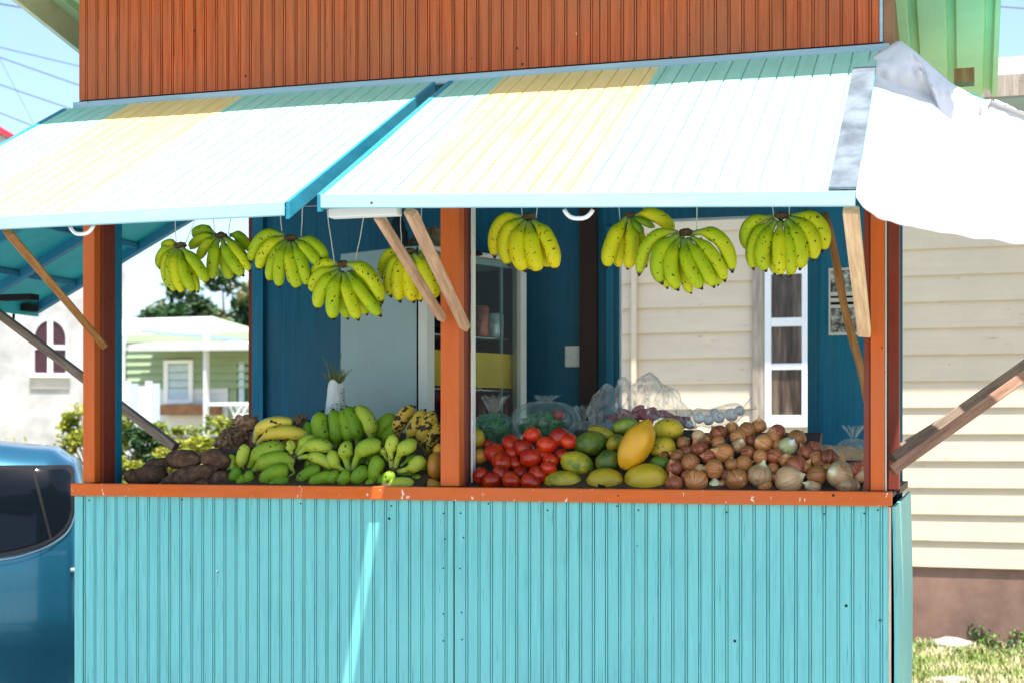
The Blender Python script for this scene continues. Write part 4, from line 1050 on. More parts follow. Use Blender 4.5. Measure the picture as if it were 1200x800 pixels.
M['netbag'] = plastic('mesh sleeve', (.85, .82, .90), .04, 60)
def bag(name, base, w, d, h, neckh, mat, label, seed, flare=.5, tilt=0.0, cat='plastic bag'):
    """lathe bag: belly, gathered neck, flared loose top"""
    mb = MB(); base = Vector(base)
    def f(u, v):
        a = v * 2 * math.pi
        if u < .62:
            t = u / .62; r = math.sin(min(1, t * 1.0) * math.pi * .93) ** .6 if t > 0 else 0
            r = max(r, .12 if t > .5 else 0); z = h * neckh * t
        else:
            t = (u - .62) / .38; r = .14 + flare * t ** 1.3; z = h * (neckh + (1 - neckh) * t)
        ruf = (1 + .22 * noise.noise(Vector((math.cos(a) * 2.2, math.sin(a) * 2.2, u * 3 + seed))) + (.10 + .28 * (u > .6)) * noise.noise(Vector((math.cos(a) * 6, math.sin(a) * 6, u * 2 + seed))) * u)
        zz = z + h * .10 * u * noise.noise(Vector((math.cos(a) * 3, math.sin(a) * 3, seed + 9)))
        return base + Vector((math.cos(a) * w * r * ruf + tilt * zz, math.sin(a) * d * r * ruf, zz))
    mb.grid(f, 40, 60, True)
    return mb.build(name, mat, None, smooth=False, loc=base, label=label, cat=cat)
def leaf_bundle(name, P, rx, ry, rz, n, mat, label, cat, size=.022, seed=1):
    rr = random.Random(seed); mb = MB()
    for i in range(n):
        while True:
            q = Vector((rr.uniform(-1, 1), rr.uniform(-1, 1), rr.uniform(-1, 1)))
            if q.length < 1: break
        c = Vector((q.x * rx, q.y * ry, q.z * rz)); a = Vector((rr.gauss(0, 1), rr.gauss(0, 1), rr.gauss(0, 1))).normalized(); b_ = a.orthogonal().normalized(); s_ = size * rr.uniform(.6, 1.4)
        mb.add([c + a * s_, c + b_ * s_ * .5, c - a * s_, c - b_ * s_ * .5], [(0, 1, 2, 3)])
    o = mb.build(name, mat, None, label=label, cat=cat); o.location = P; return o
M['greens'] = simple('leafy greens', (.045, .22, .06), .5, .6, 60)
M['purple'] = simple('red purple peppers', (.38, .03, .045), .4, .5, 30)
pz = 1.376
b1 = U(579, 540, .38); b1.z = 1.49
leaf_bundle('leafy_greens', U(579, 500, .40), .062, .05, .042, 260, 'greens', 'dark leafy greens inside the tied plastic bag', 'greens', seed=2)
bag('plastic_bag', U(579, 520, .40), .095, .075, .17, .62, 'bag_green', 'tied clear plastic bag of greens right of the centre post', 3, flare=.35)
leaf_bundle('leafy_greens', U(636, 500, .40), .080, .05, .045, 300, 'greens', 'dark leafy greens inside the wide plastic bag', 'greens', seed=3)
bag('plastic_bag', U(640, 520, .40), .125, .08, .17, .88, 'bag_green', 'wide clear plastic bag of greens behind the tomatoes', 8, flare=.2)
blob('tomato', U(654, 486, .40), .022, .022, .019, 0, 'tomato', 'tomato showing through the wide plastic bag of greens', 'tomato', seed=5)
bag('plastic_bag', U(683, 512, .42), .05, .04, .11, .5, 'bag_green', 'small knotted plastic bag left of the papayas', 12, flare=.5)
# platform behind the heap that carries the bags
MB().box(px_x(556, .4), px_x(905, .45), .46 - .02, .60, 1.3625, 1.47).build('wooden_crate', 'counter', None, loc=(.4, .5, 1.3625), label='dark crate behind the fruit heaps carrying the bags', cat='crate')
# large clear bag with red peppers
for i in range(26):
    rr = random.Random(i); x = rr.uniform(712, 806); y = 497 - (1 - abs(x - 755) / 60) * rr.uniform(0, 22)
    blob('red_pepper', U(x, y, rr.uniform(.44, .52)), rr.uniform(.022, .036), .012, .012, rr.uniform(-.6, .6), 'purple', 'dull red pepper inside the large clear plastic bag', 'pepper', 'red peppers in the clear bag', point=.6, seed=i, lump=.1)
mb = MB(); base = U(758, 512, .48)
topline = [(-.205, .115), (-.19, .15), (-.14, .19), (-.115, .17), (-.085, .215), (-.04, .185), (-.012, .225), (.03, .222), (.05, .19), (.08, .18), (.115, .14), (.16, .09)]
def bigbag(u, v):
    a = v * 2 * math.pi; ca = math.cos(a)
    k = (ca + 1) / 2 * (len(topline) - 1); i = min(len(topline) - 2, int(k)); tx = topline[i][0] + (topline[i + 1][0] - topline[i][0]) * (k - i); tz_ = topline[i][1] + (topline[i + 1][1] - topline[i][1]) * (k - i)
    bx_ = ca * .19; 
    x = bx_ * (1 - u) + tx * u; z = tz_ * u
    y = math.sin(a) * .075 * (math.cos(u * math.pi / 2) ** .5 * .95 + .12)
    w = .022 * noise.noise(Vector((x * 22, y * 22 + 3, z * 12))) + .010 * noise.noise(Vector((x * 60, y * 60, z * 30)))
    return base + Vector((x + w * .6, y + w * 1.4, z + .008 * noise.noise(Vector((x * 40, 3, z * 40))) * u))
mb.grid(bigbag, 46, 90, True)
mb.build('plastic_bag', 'bag_clear', None, loc=base, label='large crumpled clear plastic bag of red peppers standing open above the papayas', cat='plastic bag')
# garlic in a net sleeve
M['garlic'] = fruit_mat('garlic skin', [(.74, .70, .72), (.88, .85, .86)], 1, .5, speck=(.32, .22, .34), st=.60, sscale=1.8, streak=True)
gl = []
for i, (x, y, r) in enumerate(((675, 372, 27), (738, 332, 40), (805, 345, 38), (872, 328, 40), (955, 312, 46), (1010, 285, 34), (840, 300, 30))):
    px, py = 690 + x / 5.714, 430 + y / 5.714; gl.append((px, py, r / 5.714))
    put('garlic_bulb', onions[(i + 2) % 6], 'garlic', px, py, r / 5.714 * .98, .42, (random.uniform(-1, 1), random.uniform(-1, 1), i), ['smallest garlic bulb at the left end of the row', 'second garlic bulb from the left', 'third garlic bulb, leaning on its neighbours', 'fourth garlic bulb, in the middle of the row', 'whitest and largest garlic bulb', 'garlic bulb at the tied end of the sleeve', 'garlic bulb half hidden behind the row'][i], 'garlic', 'garlic bulbs in a net sleeve')
mb = MB(); path = [U(p[0], p[1], .42) for p in gl[:6]]; path = [path[0] + (path[0] - path[1]) * .5] + path + [U(873, 478, .42), U(884, 472, .42)]
mb.tube(path, [.012, .024, .033, .034, .034, .038, .027, .010, .024], 18, cap=False)
mb.build('net_sleeve', 'netbag', None, smooth=True, loc=path[3], label='pale see-through sleeve holding the row of garlic, tied at its right end', cat='net bag')
crumple('folded_sack', U(978, 537, .40), .115, .10, .045, 'paper_tan' if 'paper_tan' in M else M.setdefault('paper_tan', simple('tan sacking', (.58, .38, .22), .8, .15, 15)), 4, 'tan folded sack on the counter behind the right end of the onions', 'sack', amp=.18)
bag('plastic_bag', U(1000, 530, .46), .05, .04, .09, .5, 'bag_green', 'scrap of clear plastic bag behind the tan sack', 22, flare=.6)

# ------------------------------------------------------------------ cream house behind
YHs = 6.97
house = thing('boarded_house', 'cream weatherboard house with white window behind the stall', 'house', (3.5, YHs + 3, 0))
hx0, hx1 = U(700, 500, YHs).x, 9.5
mb = MB(); z = .575; k = 0
wx0, wx1 = U(897, 400, YHs).x, U(947.5, 400, YHs).x + .55
while z < 4.15:
    for (a, c) in ((hx0, hx1),):
        nseg = 14
        for j in range(nseg):
            x0_, x1_ = a + (c - a) * j / nseg, a + (c - a) * (j + 1) / nseg
            d0 = .003 * math.sin(k * 7 + j); d1 = .003 * math.sin(k * 7 + j + 1)
            mb.add([(x0_, YHs - .020, z + d0), (x1_, YHs - .020, z + d1), (x1_, YHs, z + .205), (x0_, YHs, z + .205), (x0_, YHs + .004, z + d0), (x1_, YHs + .004, z + d1)], [(0, 1, 2, 3), (4, 5, 1, 0)])
    z += .197; k += 1
mb.build('siding', 'cream', house)
box('foundation', 'foundation', house, hx0 + .05, hx1, YHs + .0, YHs + 5.9, -.2, .59)
box('wall', 'cream', house, hx0, hx1, YHs + .03, YHs + 6, .56, 4.15)
zc0, zc1 = 3.93, 4.06
box('eave', 'weathered', house, hx0 - .4, hx1 + .4, YHs - .52, YHs - .48, zc0, zc1 + .02, label='weathered grey eave board')
box('soffit', 'greyblue', house, hx0 - .38, hx1 + .38, YHs - .478, YHs - .03, zc0 - .02, zc0 + .0)
mb = MB(); mb.hexa([Vector((hx0 - .4, YHs - .50, zc1 + .03)), Vector((hx1 + .4, YHs - .50, zc1 + .03)), Vector((hx1 + .4, YHs + 3, zc1 + .55)), Vector((hx0 - .4, YHs + 3, zc1 + .55))],
                   [Vector((hx0 - .4, YHs - .50, zc1 + .01)), Vector((hx1 + .4, YHs - .50, zc1 + .01)), Vector((hx1 + .4, YHs + 3, zc1 + .53)), Vector((hx0 - .4, YHs + 3, zc1 + .53))])
mb.build('roof', 'flash', house)
# window with white muntins, curtain behind
zb_, ztp = U(920, 500, YHs).z, U(920, 312, YHs).z
wf = box('window', 'white', house, wx0, wx0 + .05, YHs - .06, YHs - .022, zb_, ztp, bevel=.004)
box('frame', 'white', wf, U(940.5, 400, YHs).x, U(946, 400, YHs).x + .04, YHs - .058, YHs - .022, zb_, ztp)
wxe = U(946, 400, YHs).x + .04
for (ya, yb_) in ((312, 322), (373, 383), (426, 433), (486, 500)):
    box('muntin', 'white', wf, wx0 + .051, wxe - .09 + .045, YHs - .054, YHs - .024, U(920, yb_, YHs).z, U(920, ya, YHs).z)
m, nt, b = newmat('curtain'); n = noise_(nt, coords(nt, (9, 1, .7)), 2.2, 4, .6)
c = ramp(nt, n, [(.35, (.02, .012, .008)), (.5, (.09, .06, .04)), (.66, (.22, .17, .12))]).outputs[0]
nt.links.new(c, b.inputs['Base Color']); b.inputs['Roughness'].default_value = .35; M['curtain'] = m
box('pane', 'curtain', wf, wx0 + .02, wxe, YHs - .034, YHs - .0255, zb_ + .01, ztp - .01)
box('shutter', 'weathered', house, U(883, 400, YHs).x, wx0 - .005, YHs - .05, YHs - .022, U(890, 497, YHs).z, 3.2, label='weathered bare shutter board')
box('downpipe', 'cream', house, U(742, 400, YHs).x, U(747.5, 400, YHs).x, YHs - .07, YHs - .024, .6, 3.9)

# ------------------------------------------------------------------ grass, weeds and stones by the house
def blades(name, x0, x1, y0, y1, n, h, mat, label, dens=None):
    rr = random.Random(4); mb = MB()
    for i in range(n):
        x, y = rr.uniform(x0, x1), rr.uniform(y0, y1)
        if noise.noise(Vector((x * 1.6, y * 1.6, 0))) < -.12 and rr.random() < .75: continue
        hh = h * rr.uniform(.4, 1.3); a = rr.uniform(0, 6.28); w = .006; l = rr.uniform(.2, .9) * hh
        b0 = Vector((x, y, 0)); sd = Vector((math.cos(a + 1.57), math.sin(a + 1.57), 0)) * w; fw = Vector((math.cos(a), math.sin(a), 0))
        mb.add([b0 - sd, b0 + sd, b0 + fw * l * .4 + Vector((0, 0, hh * .6)) + sd * .6, b0 + fw * l * .4 + Vector((0, 0, hh * .6)) - sd * .6, b0 + fw * l + Vector((0, 0, hh))], [(0, 1, 2, 3), (3, 2, 4)])
    return mb.build(name, mat, None, label=label, cat='grass', kind='stuff')
m, nt, b = newmat('grass blades'); n = noise_(nt, coords(nt), 1.8, 4, .6)
c = ramp(nt, n, [(.35, (.08, .15, .02)), (.47, (.24, .29, .07)), (.58, (.50, .45, .25))]).outputs[0]
nt.links.new(c, b.inputs['Base Color']); b.inputs['Roughness'].default_value = .7; M['grass'] = m
blades('grass', .5, 4.4, 3.9, YHs - .05, 44000, .055, 'grass', 'short patchy green and straw coloured grass in front of the house foundation')
M['weed'] = simple('weed leaves', (.09, .19, .02), .6, .4, 8)
M['weed_dk'] = simple('dark weed leaves', (.03, .08, .02), .6, .4, 8)
def plant(P, w, h, n, leaf, mat, label, seed, name='weed', cat='weed', group=None, stems=6):
    rr = random.Random(seed); root = thing(name, label, cat, P, 0, group); mb = MB(); st = MB()
    for s_ in range(stems):
        a = rr.uniform(0, 6.28); tip = Vector((math.cos(a) * w * rr.uniform(.2, 1), math.sin(a) * w * rr.uniform(.2, 1) * .7, h * rr.uniform(.6, 1)))
        st.tube([Vector((0, 0, 0)), tip * .5 + Vector((0, 0, h * .08)), tip], [h * .02 + .002, h * .012 + .001, .001], 5)
        for k in range(n // stems):
            t = rr.uniform(.25, 1.05); c = tip * t + Vector((rr.gauss(0, 1), rr.gauss(0, 1), rr.gauss(0, 1))) * leaf * 1.3
            if c.z < 0: c.z = leaf * .3
            d = Vector((rr.gauss(0, 1), rr.gauss(0, 1), rr.gauss(0, .5) + .3)).normalized(); sd = d.cross(Vector((rr.gauss(0, .3), rr.gauss(0, .3), 1))).normalized(); s2 = leaf * rr.uniform(.6, 1.3)
            mb.add([c - d * s2, c + sd * s2 * .42, c + d * s2, c - sd * s2 * .42], [(0, 1, 2, 3)])
    st.build('stems', 'weed_dk', root, local=True); mb.build('leaves', mat, root, local=True); return root
for i, (px, py, w, h, mt, lab) in enumerate(((1148, 756, .10, .17, 'weed_dk', 'tall dark weed against the house foundation'), (1160, 762, .12, .13, 'weed', 'bushy weed right of the tall dark one'), (1178, 764, .12, .10, 'weed_dk', 'low dark weed near the right edge'), (1195, 758, .10, .12, 'weed', 'weed at the right edge of the picture'), (1108, 748, .08, .09, 'weed', 'small weed behind the stone'), (1075, 760, .10, .08, 'weed', 'low weed nearest the stall corner'), (1122, 770, .07, .08, 'weed', 'small weed in front of the stone'), (1185, 772, .16, .07, 'weed', 'spreading low weed in the grass on the right'))):
    t = 1770 * CZ / (py - 510); a = (px - 600) / FPX
    P = Vector((CX + (a * CN - SN) * t, CY + (a * SN + CN) * t, 0))
    plant(P, w, h, 130, .016 if h < .12 else .022, mt, lab, i, group='weeds along the house foundation')
M['stone'] = simple('pale stone', (.36, .33, .29), .9, .15, 6, bstr=.6, bdist=.01)
def gp(px, py):
    t = 1770 * CZ / (py - 510); a = (px - 600) / FPX
    return Vector((CX + (a * CN - SN) * t, CY + (a * SN + CN) * t, 0))
blob('stone', gp(1114, 760) + Vector((0, 0, .035)), .135, .09, .055, 0, 'stone', 'flat pale stone at the foot of the house foundation', 'stone', seed=2, lump=.3)
blob('stone', gp(1115, 802) + Vector((0, 0, .01)), .14, .09, .04, 0, 'stone', 'pale stone in the grass at the bottom edge', 'stone', seed=6, lump=.3)
blob('stone', gp(1088, 748) + Vector((0, 0, .11)), .03, .03, .06, 1.2, 'cream', 'small cream stone leaning on the foundation', 'stone', seed=9, lump=.3)

# ------------------------------------------------------------------ church on the left
YC = 33.0
cp = U(147, 500, YC); sc = S(147, YC)
a_ = (147 - 600) / FPX
crot = -math.atan2(a_ * CN - SN, a_ * SN + CN)          # gable wall square to the line of sight, as the photo shows no side wall
church = thing('church', 'whitewashed church with arched maroon window, far left', 'church', (cp.x, cp.y, 0), crot)
LX = lambda px: (px - 147) / sc * .97
LZ = lambda py: CZ - (py - 510) / sc
def cbx(name, mat, par, *a): return MB().box(*a).build(name, mat, par, local=True)
cx1 = 0.0; cx0 = -12.5; zr = LZ(243); zrg = zr + 6.2 * .56; xm = -6.25
cxm = LX(60); hw = (LX(79) - LX(41)) / 2 * .94; zs, zarch, ztop_ = LZ(438), LZ(398), LZ(377)
arch = [(cxm - hw, zs)] + [(cxm - hw * math.cos(math.pi * i / 14), zarch + (ztop_ - zarch) * math.sin(math.pi * i / 14)) for i in range(15)] + [(cxm + hw, zs)]
mb = MB(); mb.add([(cx0, 0, -.2), (cx1, 0, -.2), (cx1, 0, zr), (cx0, 0, zr)], [(0, 1, 2, 3)])
mb.add([(cx0, 0, zr), (cx1, 0, zr), (xm, 0, zrg)], [(0, 1, 2)])
mb.add([(cx1, 0, -.2), (cx1, 14, -.2), (cx1, 14, zr), (cx1, 0, zr)], [(0, 1, 2, 3)])
mb.build('wall', 'churchwall', church, local=True)
cbx('buttress', 'churchwall', church, cx1 - .5, cx1 - .002, -.22, -.004, -.2, zr - .6)
for xe in (cx0 - .1, cx1 + .02):
    mb = MB(); q_ = [Vector((xe, -.15, zr + .0)), Vector((xm, -.15, zrg + .1)), Vector((xm, 14, zrg + .1)), Vector((xe, 14, zr + .0))]
    mb.hexa(q_, [v_ + Vector((0, 0, .16)) for v_ in q_]); mb.build('roof', 'redroof', church, local=True)
mb = MB(); n = len(arch)
mb.add([(p[0], -.02, p[1]) for p in arch] + [(p[0], .1, p[1]) for p in arch], [tuple(range(n))] + [(i, (i + 1) % n, n + (i + 1) % n, n + i) for i in range(n)])
win = mb.build('window', 'maroon_glass', church, local=True)
cbx('muntin', 'white', win, cxm - .07, cxm + .07, -.06, -.022, zs, ztop_ - .02)
cbx('muntin', 'white', win, cxm - hw, cxm - .072, -.055, -.022, zarch - .30, zarch - .18)
cbx('muntin', 'white', win, cxm + .072, cxm + hw, -.055, -.022, zarch - .30, zarch - .18)
fm = MB(); k_ = 1.12
for (p, q) in zip(arch, arch[1:]):
    e = lambda r: (cxm + (r[0] - cxm) * k_, -.05, zs + (r[1] - zs) * (1 + (k_ - 1) * .6))
    a4 = [(p[0], -.05, p[1]), (q[0], -.05, q[1]), e(q), e(p)]
    fm.hexa([(v_[0], -.06, v_[2]) for v_ in a4], [(v_[0], -.003, v_[2]) for v_ in a4])
fm.build('frame', 'whitewall', win, local=True)
cbx('sill', 'white', win, cxm - hw - .12, cxm + hw + .12, -.14, .09, zs - .11, zs)
cbx('sill', 'concrete', win, cxm - hw - .10, cxm + hw + .10, -.05, -.004, zs - .42, zs - .112)

# ------------------------------------------------------------------ green house
YG = 24.0
gh = thing('cottage', 'pale green boarded cottage with white roofs seen through the left opening', 'house', (U(220, 500, YG).x, YG + 3, 0))
G = lambda px, py, Y=YG: U(px, py, Y)
gx0, gx1 = G(150, 500).x, G(330, 500).x
ztopw = G(200, 398).z
mb = MB(); z = G(200, 455).z; zmid = z
while z < ztopw:
    mb.add([(gx0, YG - .06, z), (gx1, YG - .06, z), (gx1, YG, z + .17), (gx0, YG, z + .17), (gx0, YG, z), (gx1, YG, z)], [(0, 1, 2, 3), (4, 5, 1, 0)]); z += .165
mb.build('siding', 'palegreen', gh)
box('wall', 'palegreen', gh, gx0, gx1, YG + .01, YG + 5, -.2, ztopw)
mb = MB(); z = G(200, 560).z
while z < zmid:
    mb.add([(G(186, 500).x, YG - .045, z), (G(268, 500).x, YG - .045, z), (G(268, 500).x, YG - .02, z + .19), (G(186, 500).x, YG - .02, z + .19), (G(186, 500).x, YG - .015, z), (G(268, 500).x, YG - .015, z)], [(0, 1, 2, 3), (4, 5, 1, 0)]); z += .18
mb.build('lower_siding', 'whitewall', gh)
# hood roof (front lean-to), main roof behind
mb = MB(); a, c = G(150, 404, YG - 1.1), G(335, 402, YG - 1.1)
mb.hexa([a, c, Vector((c.x, YG, c.z + .12)), Vector((a.x, YG, a.z + .12))], [a + Vector((0, 0, -.13)), c + Vector((0, 0, -.13)), Vector((c.x, YG, c.z + .0)), Vector((a.x, YG, a.z + .0))])
mb.build('porch_roof', 'roofwhite', gh)
r0, r1 = G(138, 392, YG + .1), G(262, 392, YG + .1); t0, t1 = G(138, 374, YG + 2.6), G(250, 371, YG + 2.6)
mb = MB(); mb.hexa([r0, r1, t1, t0], [v_ + Vector((0, 0, -.1)) for v_ in (r0, r1, t1, t0)]); mb.build('roof', 'roofwhite', gh)
mb = MB(); mb.add([r1, Vector((r1.x, YG + 5, r1.z)), t1], [(0, 1, 2)]); mb.build('gable', 'palegreen', gh)
mb = MB(); a, c = G(166, 388, YG - .3), G(285, 399, YG - .3); mb.bar(a, c, .06, .07); mb.build('gutter', 'fridge', gh)
gw = box('window', 'palebluew', gh, G(199, 450).x, G(223, 450).x, YG - .05, YG - .03, G(200, 468).z, G(200, 426).z)
mb = MB()
for (xa_, xb_, ya_, yb_) in ((194, 199, 422, 472), (223, 228, 422, 472), (199, 223, 422, 426), (199, 223, 468, 473)):
    mb.box(G(xa_, 450).x, G(xb_, 450).x, YG - .09, YG - .03, G(200, yb_).z, G(200, ya_).z)
mb.build('frame', 'white', gw)
box('planter', 'brownwood', gh, G(196, 450).x, G(262, 450).x, YG - .35, YG - .06, G(200, 486).z, G(200, 474).z)
box('door_recess', 'weed_dk', gh, G(278, 450).x, gx1 - .1, YG - .02, YG + .005, G(280, 475).z, G(280, 424).z)
box('shutter', 'palebluew', gh, G(281, 450).x, G(287, 450).x, YG - .05, YG - .022, G(280, 475).z, G(280, 424).z)
box('porch_post', 'whitewall', gh, G(265, 450).x, G(268, 450).x, YG - 1.0, YG - .85, -.2, ztopw + .12)
# lattice balustrade
mb = MB()
for i in range(9):
    a0 = G(269 + i * 7, 500, YG - .9); b0 = G(269 + i * 7 + 14, 475, YG - .9); mb.bar(a0, b0, .03, .05, (0, 1, 0))
    a0 = G(269 + i * 7 + 14, 500, YG - .87); b0 = G(269 + i * 7, 475, YG - .87); mb.bar(a0, b0, .03, .05, (0, 1, 0))
mb.box(G(268, 500).x, gx1, YG - .93, YG - .88, G(280, 476).z, G(280, 472).z)
mb.build('balustrade', 'white', gh)
box('foundation', 'foundation', gh, G(186, 500).x, gx1, YG - .06, YG - .047, -.2, G(200, 512).z)
# whitish sheet fence
fe = thing('sheet_fence', 'pale blue white corrugated sheet fence beside the cottage', 'fence', (U(165, 500, 20).x, 20, 0))
fx0, fx1 = U(120, 500, 20).x, U(187, 500, 20).x; nf = 8
for i in range(nf):
    a, c = fx0 + (fx1 - fx0) * i / nf, fx0 + (fx1 - fx0) * (i + 1) / nf - .012
    box('panel', ['whitewall', 'palebluew', 'whitewall'][i % 3], fe, a, c, 20 + .01 * (i % 2), 20.03, 0, U(165, 446 + (i % 3) * 3, 20).z)
box('rail', 'whitewall', fe, fx0, fx1, 20.045, 20.09, 1.4, 1.5)

# ------------------------------------------------------------------ trees and shrubs
def leafmat(name, stops, scale=1.2):
    m, nt, b = newmat(name)
    n = noise_(nt, coords(nt), scale, 3, .6)
    c = ramp(nt, n, stops).outputs[0]
    nt.links.new(c, b.inputs['Base Color']); b.inputs['Roughness'].default_value = .55
    tl = nd(nt, 'ShaderNodeBsdfTranslucent'); nt.links.new(c, tl.inputs[0])
    mx = nd(nt, 'ShaderNodeMixShader'); mx.inputs[0].default_value = .3
    nt.links.new(b.outputs[0], mx.inputs[1]); nt.links.new(tl.outputs[0], mx.inputs[2]); nt.links.new(mx.outputs[0], nt.nodes['Material Output'].inputs[0])
    return m
M['leaf_tree'] = leafmat('mixed tree leaves', [(.35, (.015, .05, .025)), (.5, (.04, .11, .03)), (.60, (.10, .15, .05)), (.68, (.30, .20, .10))], .9)
M['leaf_shrub'] = leafmat('yellow green shrub leaves', [(.35, (.10, .16, .02)), (.55, (.34, .36, .03)), (.68, (.42, .40, .05))], 2.5)
M['leaf_dark'] = leafmat('dark shrub leaves', [(.35, (.02, .06, .02)), (.6, (.06, .13, .03))], 2.5)
M['bark'] = simple('bark', (.14, .10, .07), .9, .3, 6, bstr=.8, bdist=.02)
def tree(name, P, hw_, hh_, hd_, zc, nclump, nleaf, leaf, mat, label, seed, cat='tree', group=None):
    rr = random.Random(seed); root = thing(name, label, cat, P, 0, group)
    tr_ = MB(); cr = MB()
    tr_.tube([(0, 0, 0), (.1, 0, zc * .4), (0, .1, zc * .8)], [hw_ * .09, hw_ * .07, hw_ * .05], 9)
    for i in range(nclump):
        while True:
            q = Vector((rr.uniform(-1, 1), rr.uniform(-1, 1), rr.uniform(-1, 1)))
            if .35 < q.length < 1: break
        c = Vector((q.x * hw_, q.y * hd_, zc + q.z * hh_))
        if i % 2 == 0: tr_.tube([(0, .1, zc * .55), (c.x * .5, c.y * .5, (zc * .6 + c.z) / 2), c], [hw_ * .035, hw_ * .02, hw_ * .006], 5)
        R = hw_ * rr.uniform(.16, .30)
        for k in range(nleaf):
            d = Vector((rr.gauss(0, 1), rr.gauss(0, 1), rr.gauss(0, 1))); d = d.normalized() * R * rr.random() ** .4
            p = c + Vector((d.x, d.y, d.z * .75)); a = Vector((rr.gauss(0, 1), rr.gauss(0, 1), rr.gauss(0, .6))).normalized(); b_ = a.cross(Vector((rr.gauss(0, .5), rr.gauss(0, .5), 1))).normalized(); s_ = leaf * rr.uniform(.6, 1.3)
            cr.add([p - a * s_, p + b_ * s_ * .45, p + a * s_, p - b_ * s_ * .45], [(0, 1, 2, 3)])
    tr_.build('trunk', 'bark', root, local=True); cr.build('crown', mat, root, local=True); return root
tp = U(268, 400, 40); tree('broadleaf_tree', (tp.x, 40, 0), 2.7, 2.5, 2.2, 4.5, 80, 150, .20, 'leaf_tree', 'dense dark green tree with rusty patches behind the cottage roof', 3)
tp = U(225, 400, 42); tree('broadleaf_tree', (tp.x - .2, 43, 0), 1.5, 1.3, 1.3, 4.0, 30, 80, .15, 'leaf_dark', 'lower dark tree left of the rusty leaved one', 8)
tp = U(146, 372, 60)
mbx = thing('cypress', 'thin dark cypress top rising beyond the cottage roof', 'tree', (U(151, 372, 55).x, 55, 0))
MB().tube([(0, 0, 0), (0, 0, 3)], .12, 6).build('trunk', 'bark', mbx, local=True)
cr = MB(); rr = random.Random(3)
for k in range(900):
    z = rr.uniform(1, 6.6); r_ = .28 * (1 - (z / 6.8) ** 2) + .02; a = rr.uniform(0, 6.28)
    p = Vector((math.cos(a) * r_ * rr.random() ** .5, math.sin(a) * r_, z)); q = Vector((rr.gauss(0, .3), rr.gauss(0, .3), 1)).normalized() * .14; s2 = Vector((math.cos(a + 1.5), math.sin(a + 1.5), 0)) * .04
    cr.add([p - q, p + s2, p + q, p - s2], [(0, 1, 2, 3)])
cr.build('crown', 'leaf_dark', mbx, local=True)
sh = [(112, 505, 9.5, .50, .34, 'leaf_shrub', 'yellow green shrub above the car roof beside the left post'), (148, 530, 9.0, .30, .34, 'leaf_dark', 'dark round shrub just right of the left post'), (175, 528, 9.5, .42, .32, 'leaf_shrub', 'sunlit yellow green shrub behind the yams'), (205, 522, 10.5, .40, .30, 'leaf_shrub', 'yellow green shrub where the grey stick ends'), (258, 516, 10, .42, .30, 'leaf_shrub', 'yellow green shrub behind the knobbly roots'), (140, 565, 8.0, .35, .22, 'leaf_shrub', 'low shrub at the corner of the counter'), (235, 545, 9.0, .45, .25, 'leaf_shrub', 'low yellow shrub behind the right end of the yams')]
for i, (px, py, Y, w, h, mt, lab) in enumerate(sh):
    P = U(px, py, Y); zc = P.z
    tree('shrub', (P.x, Y, 0), w, h, w * .7, zc, 26, 60, .045, mt, lab, 20 + i, cat='shrub', group='shrubs behind the stall on the left')
P = U(20, 520, 14); plant(Vector((P.x, 14, 0)), .12, U(20, 493, 14).z, 160, .05, 'leaf_shrub', 'single tall yellow green sapling above the car roof', 3, name='sapling', cat='sapling', stems=3)

# ------------------------------------------------------------------ car
car = thing('parked_car', 'metallic blue car parked behind the left end of the stall', 'car', (-4.9, 3.0, 0))
m, nt, b = newmat('metallic blue paint')
n = noise_(nt, coords(nt), 400, 2); c = ramp(nt, n, [(.4, (.009, .085, .14)), (.6, (.014, .12, .19))]).outputs[0]
nt.links.new(c, b.inputs['Base Color']); b.inputs['Metallic'].default_value = .55; b.inputs['Roughness'].default_value = .3
b.inputs['Coat Weight'].default_value = .5; b.inputs['Coat Roughness'].default_value = .04; M['carpaint'] = m
m, nt, b = newmat('tinted glass'); b.inputs['Base Color'].default_value = (.004, .006, .009, 1); b.inputs['Roughness'].default_value = .04; b.inputs['Specular IOR Level'].default_value = .14; M['carglass'] = m
HWD = .86; XRE = 0.0; YCc = HWD
C0 = U(96, 560, 2.15); car.location = (C0.x, C0.y, 0)
CROT = math.radians(31); car.rotation_euler = (0, 0, CROT)
_u = Vector((-math.cos(CROT), -math.sin(CROT), 0)); _v = Vector((-math.sin(CROT), math.cos(CROT), 0))
def interp(tab, u):
    for (a, c), (d, e) in zip(tab, tab[1:]):
        if u <= d:
            t = (u - a) / (d - a); t = t * t * (3 - 2 * t); return c + (e - c) * t
    return tab[-1][1]
ZRF = [(0, 1.28), (.05, 1.40), (.18, 1.472), (.6, 1.507), (1.6, 1.515), (2.3, 1.44), (3.05, .98), (3.9, .86), (4.2, .62)]
WID = [(0, .79), (.06, .83), (.25, .852), (1, .86), (3.2, .86), (3.9, .80), (4.2, .62)]
ZBT = [(0, .96), (.5, .93), (3.0, .88), (4.2, .60)]
def sidev(u, z):
    w = interp(WID, u); zr_ = interp(ZRF, u); zb = min(interp(ZBT, u), zr_ - .03)
    if z < .55: return w * (.93 + .07 * ((z - .22) / .33))
    if z < zb: return w * (1 - .02 * ((z - .55) / (zb - .55)) ** 2)
    t = min(1, (z - zb) / max(.01, zr_ - zb)); return w * (.98 - .17 * t - .20 * t ** 7)
def section(u):
    zr_ = interp(ZRF, u); pts = []
    for i in range(18):
        t = i / 17; z = .22 + (zr_ - .22) * (1 - (1 - t) ** 1.5); pts.append((sidev(u, z), z))
    v0 = pts[-1][0]
    for i in range(1, 6):
        t = i / 5; pts.append((v0 * (1 - t), zr_ + .025 * (1 - (1 - t) ** 2)))
    return pts
mb = MB(); NS = 70
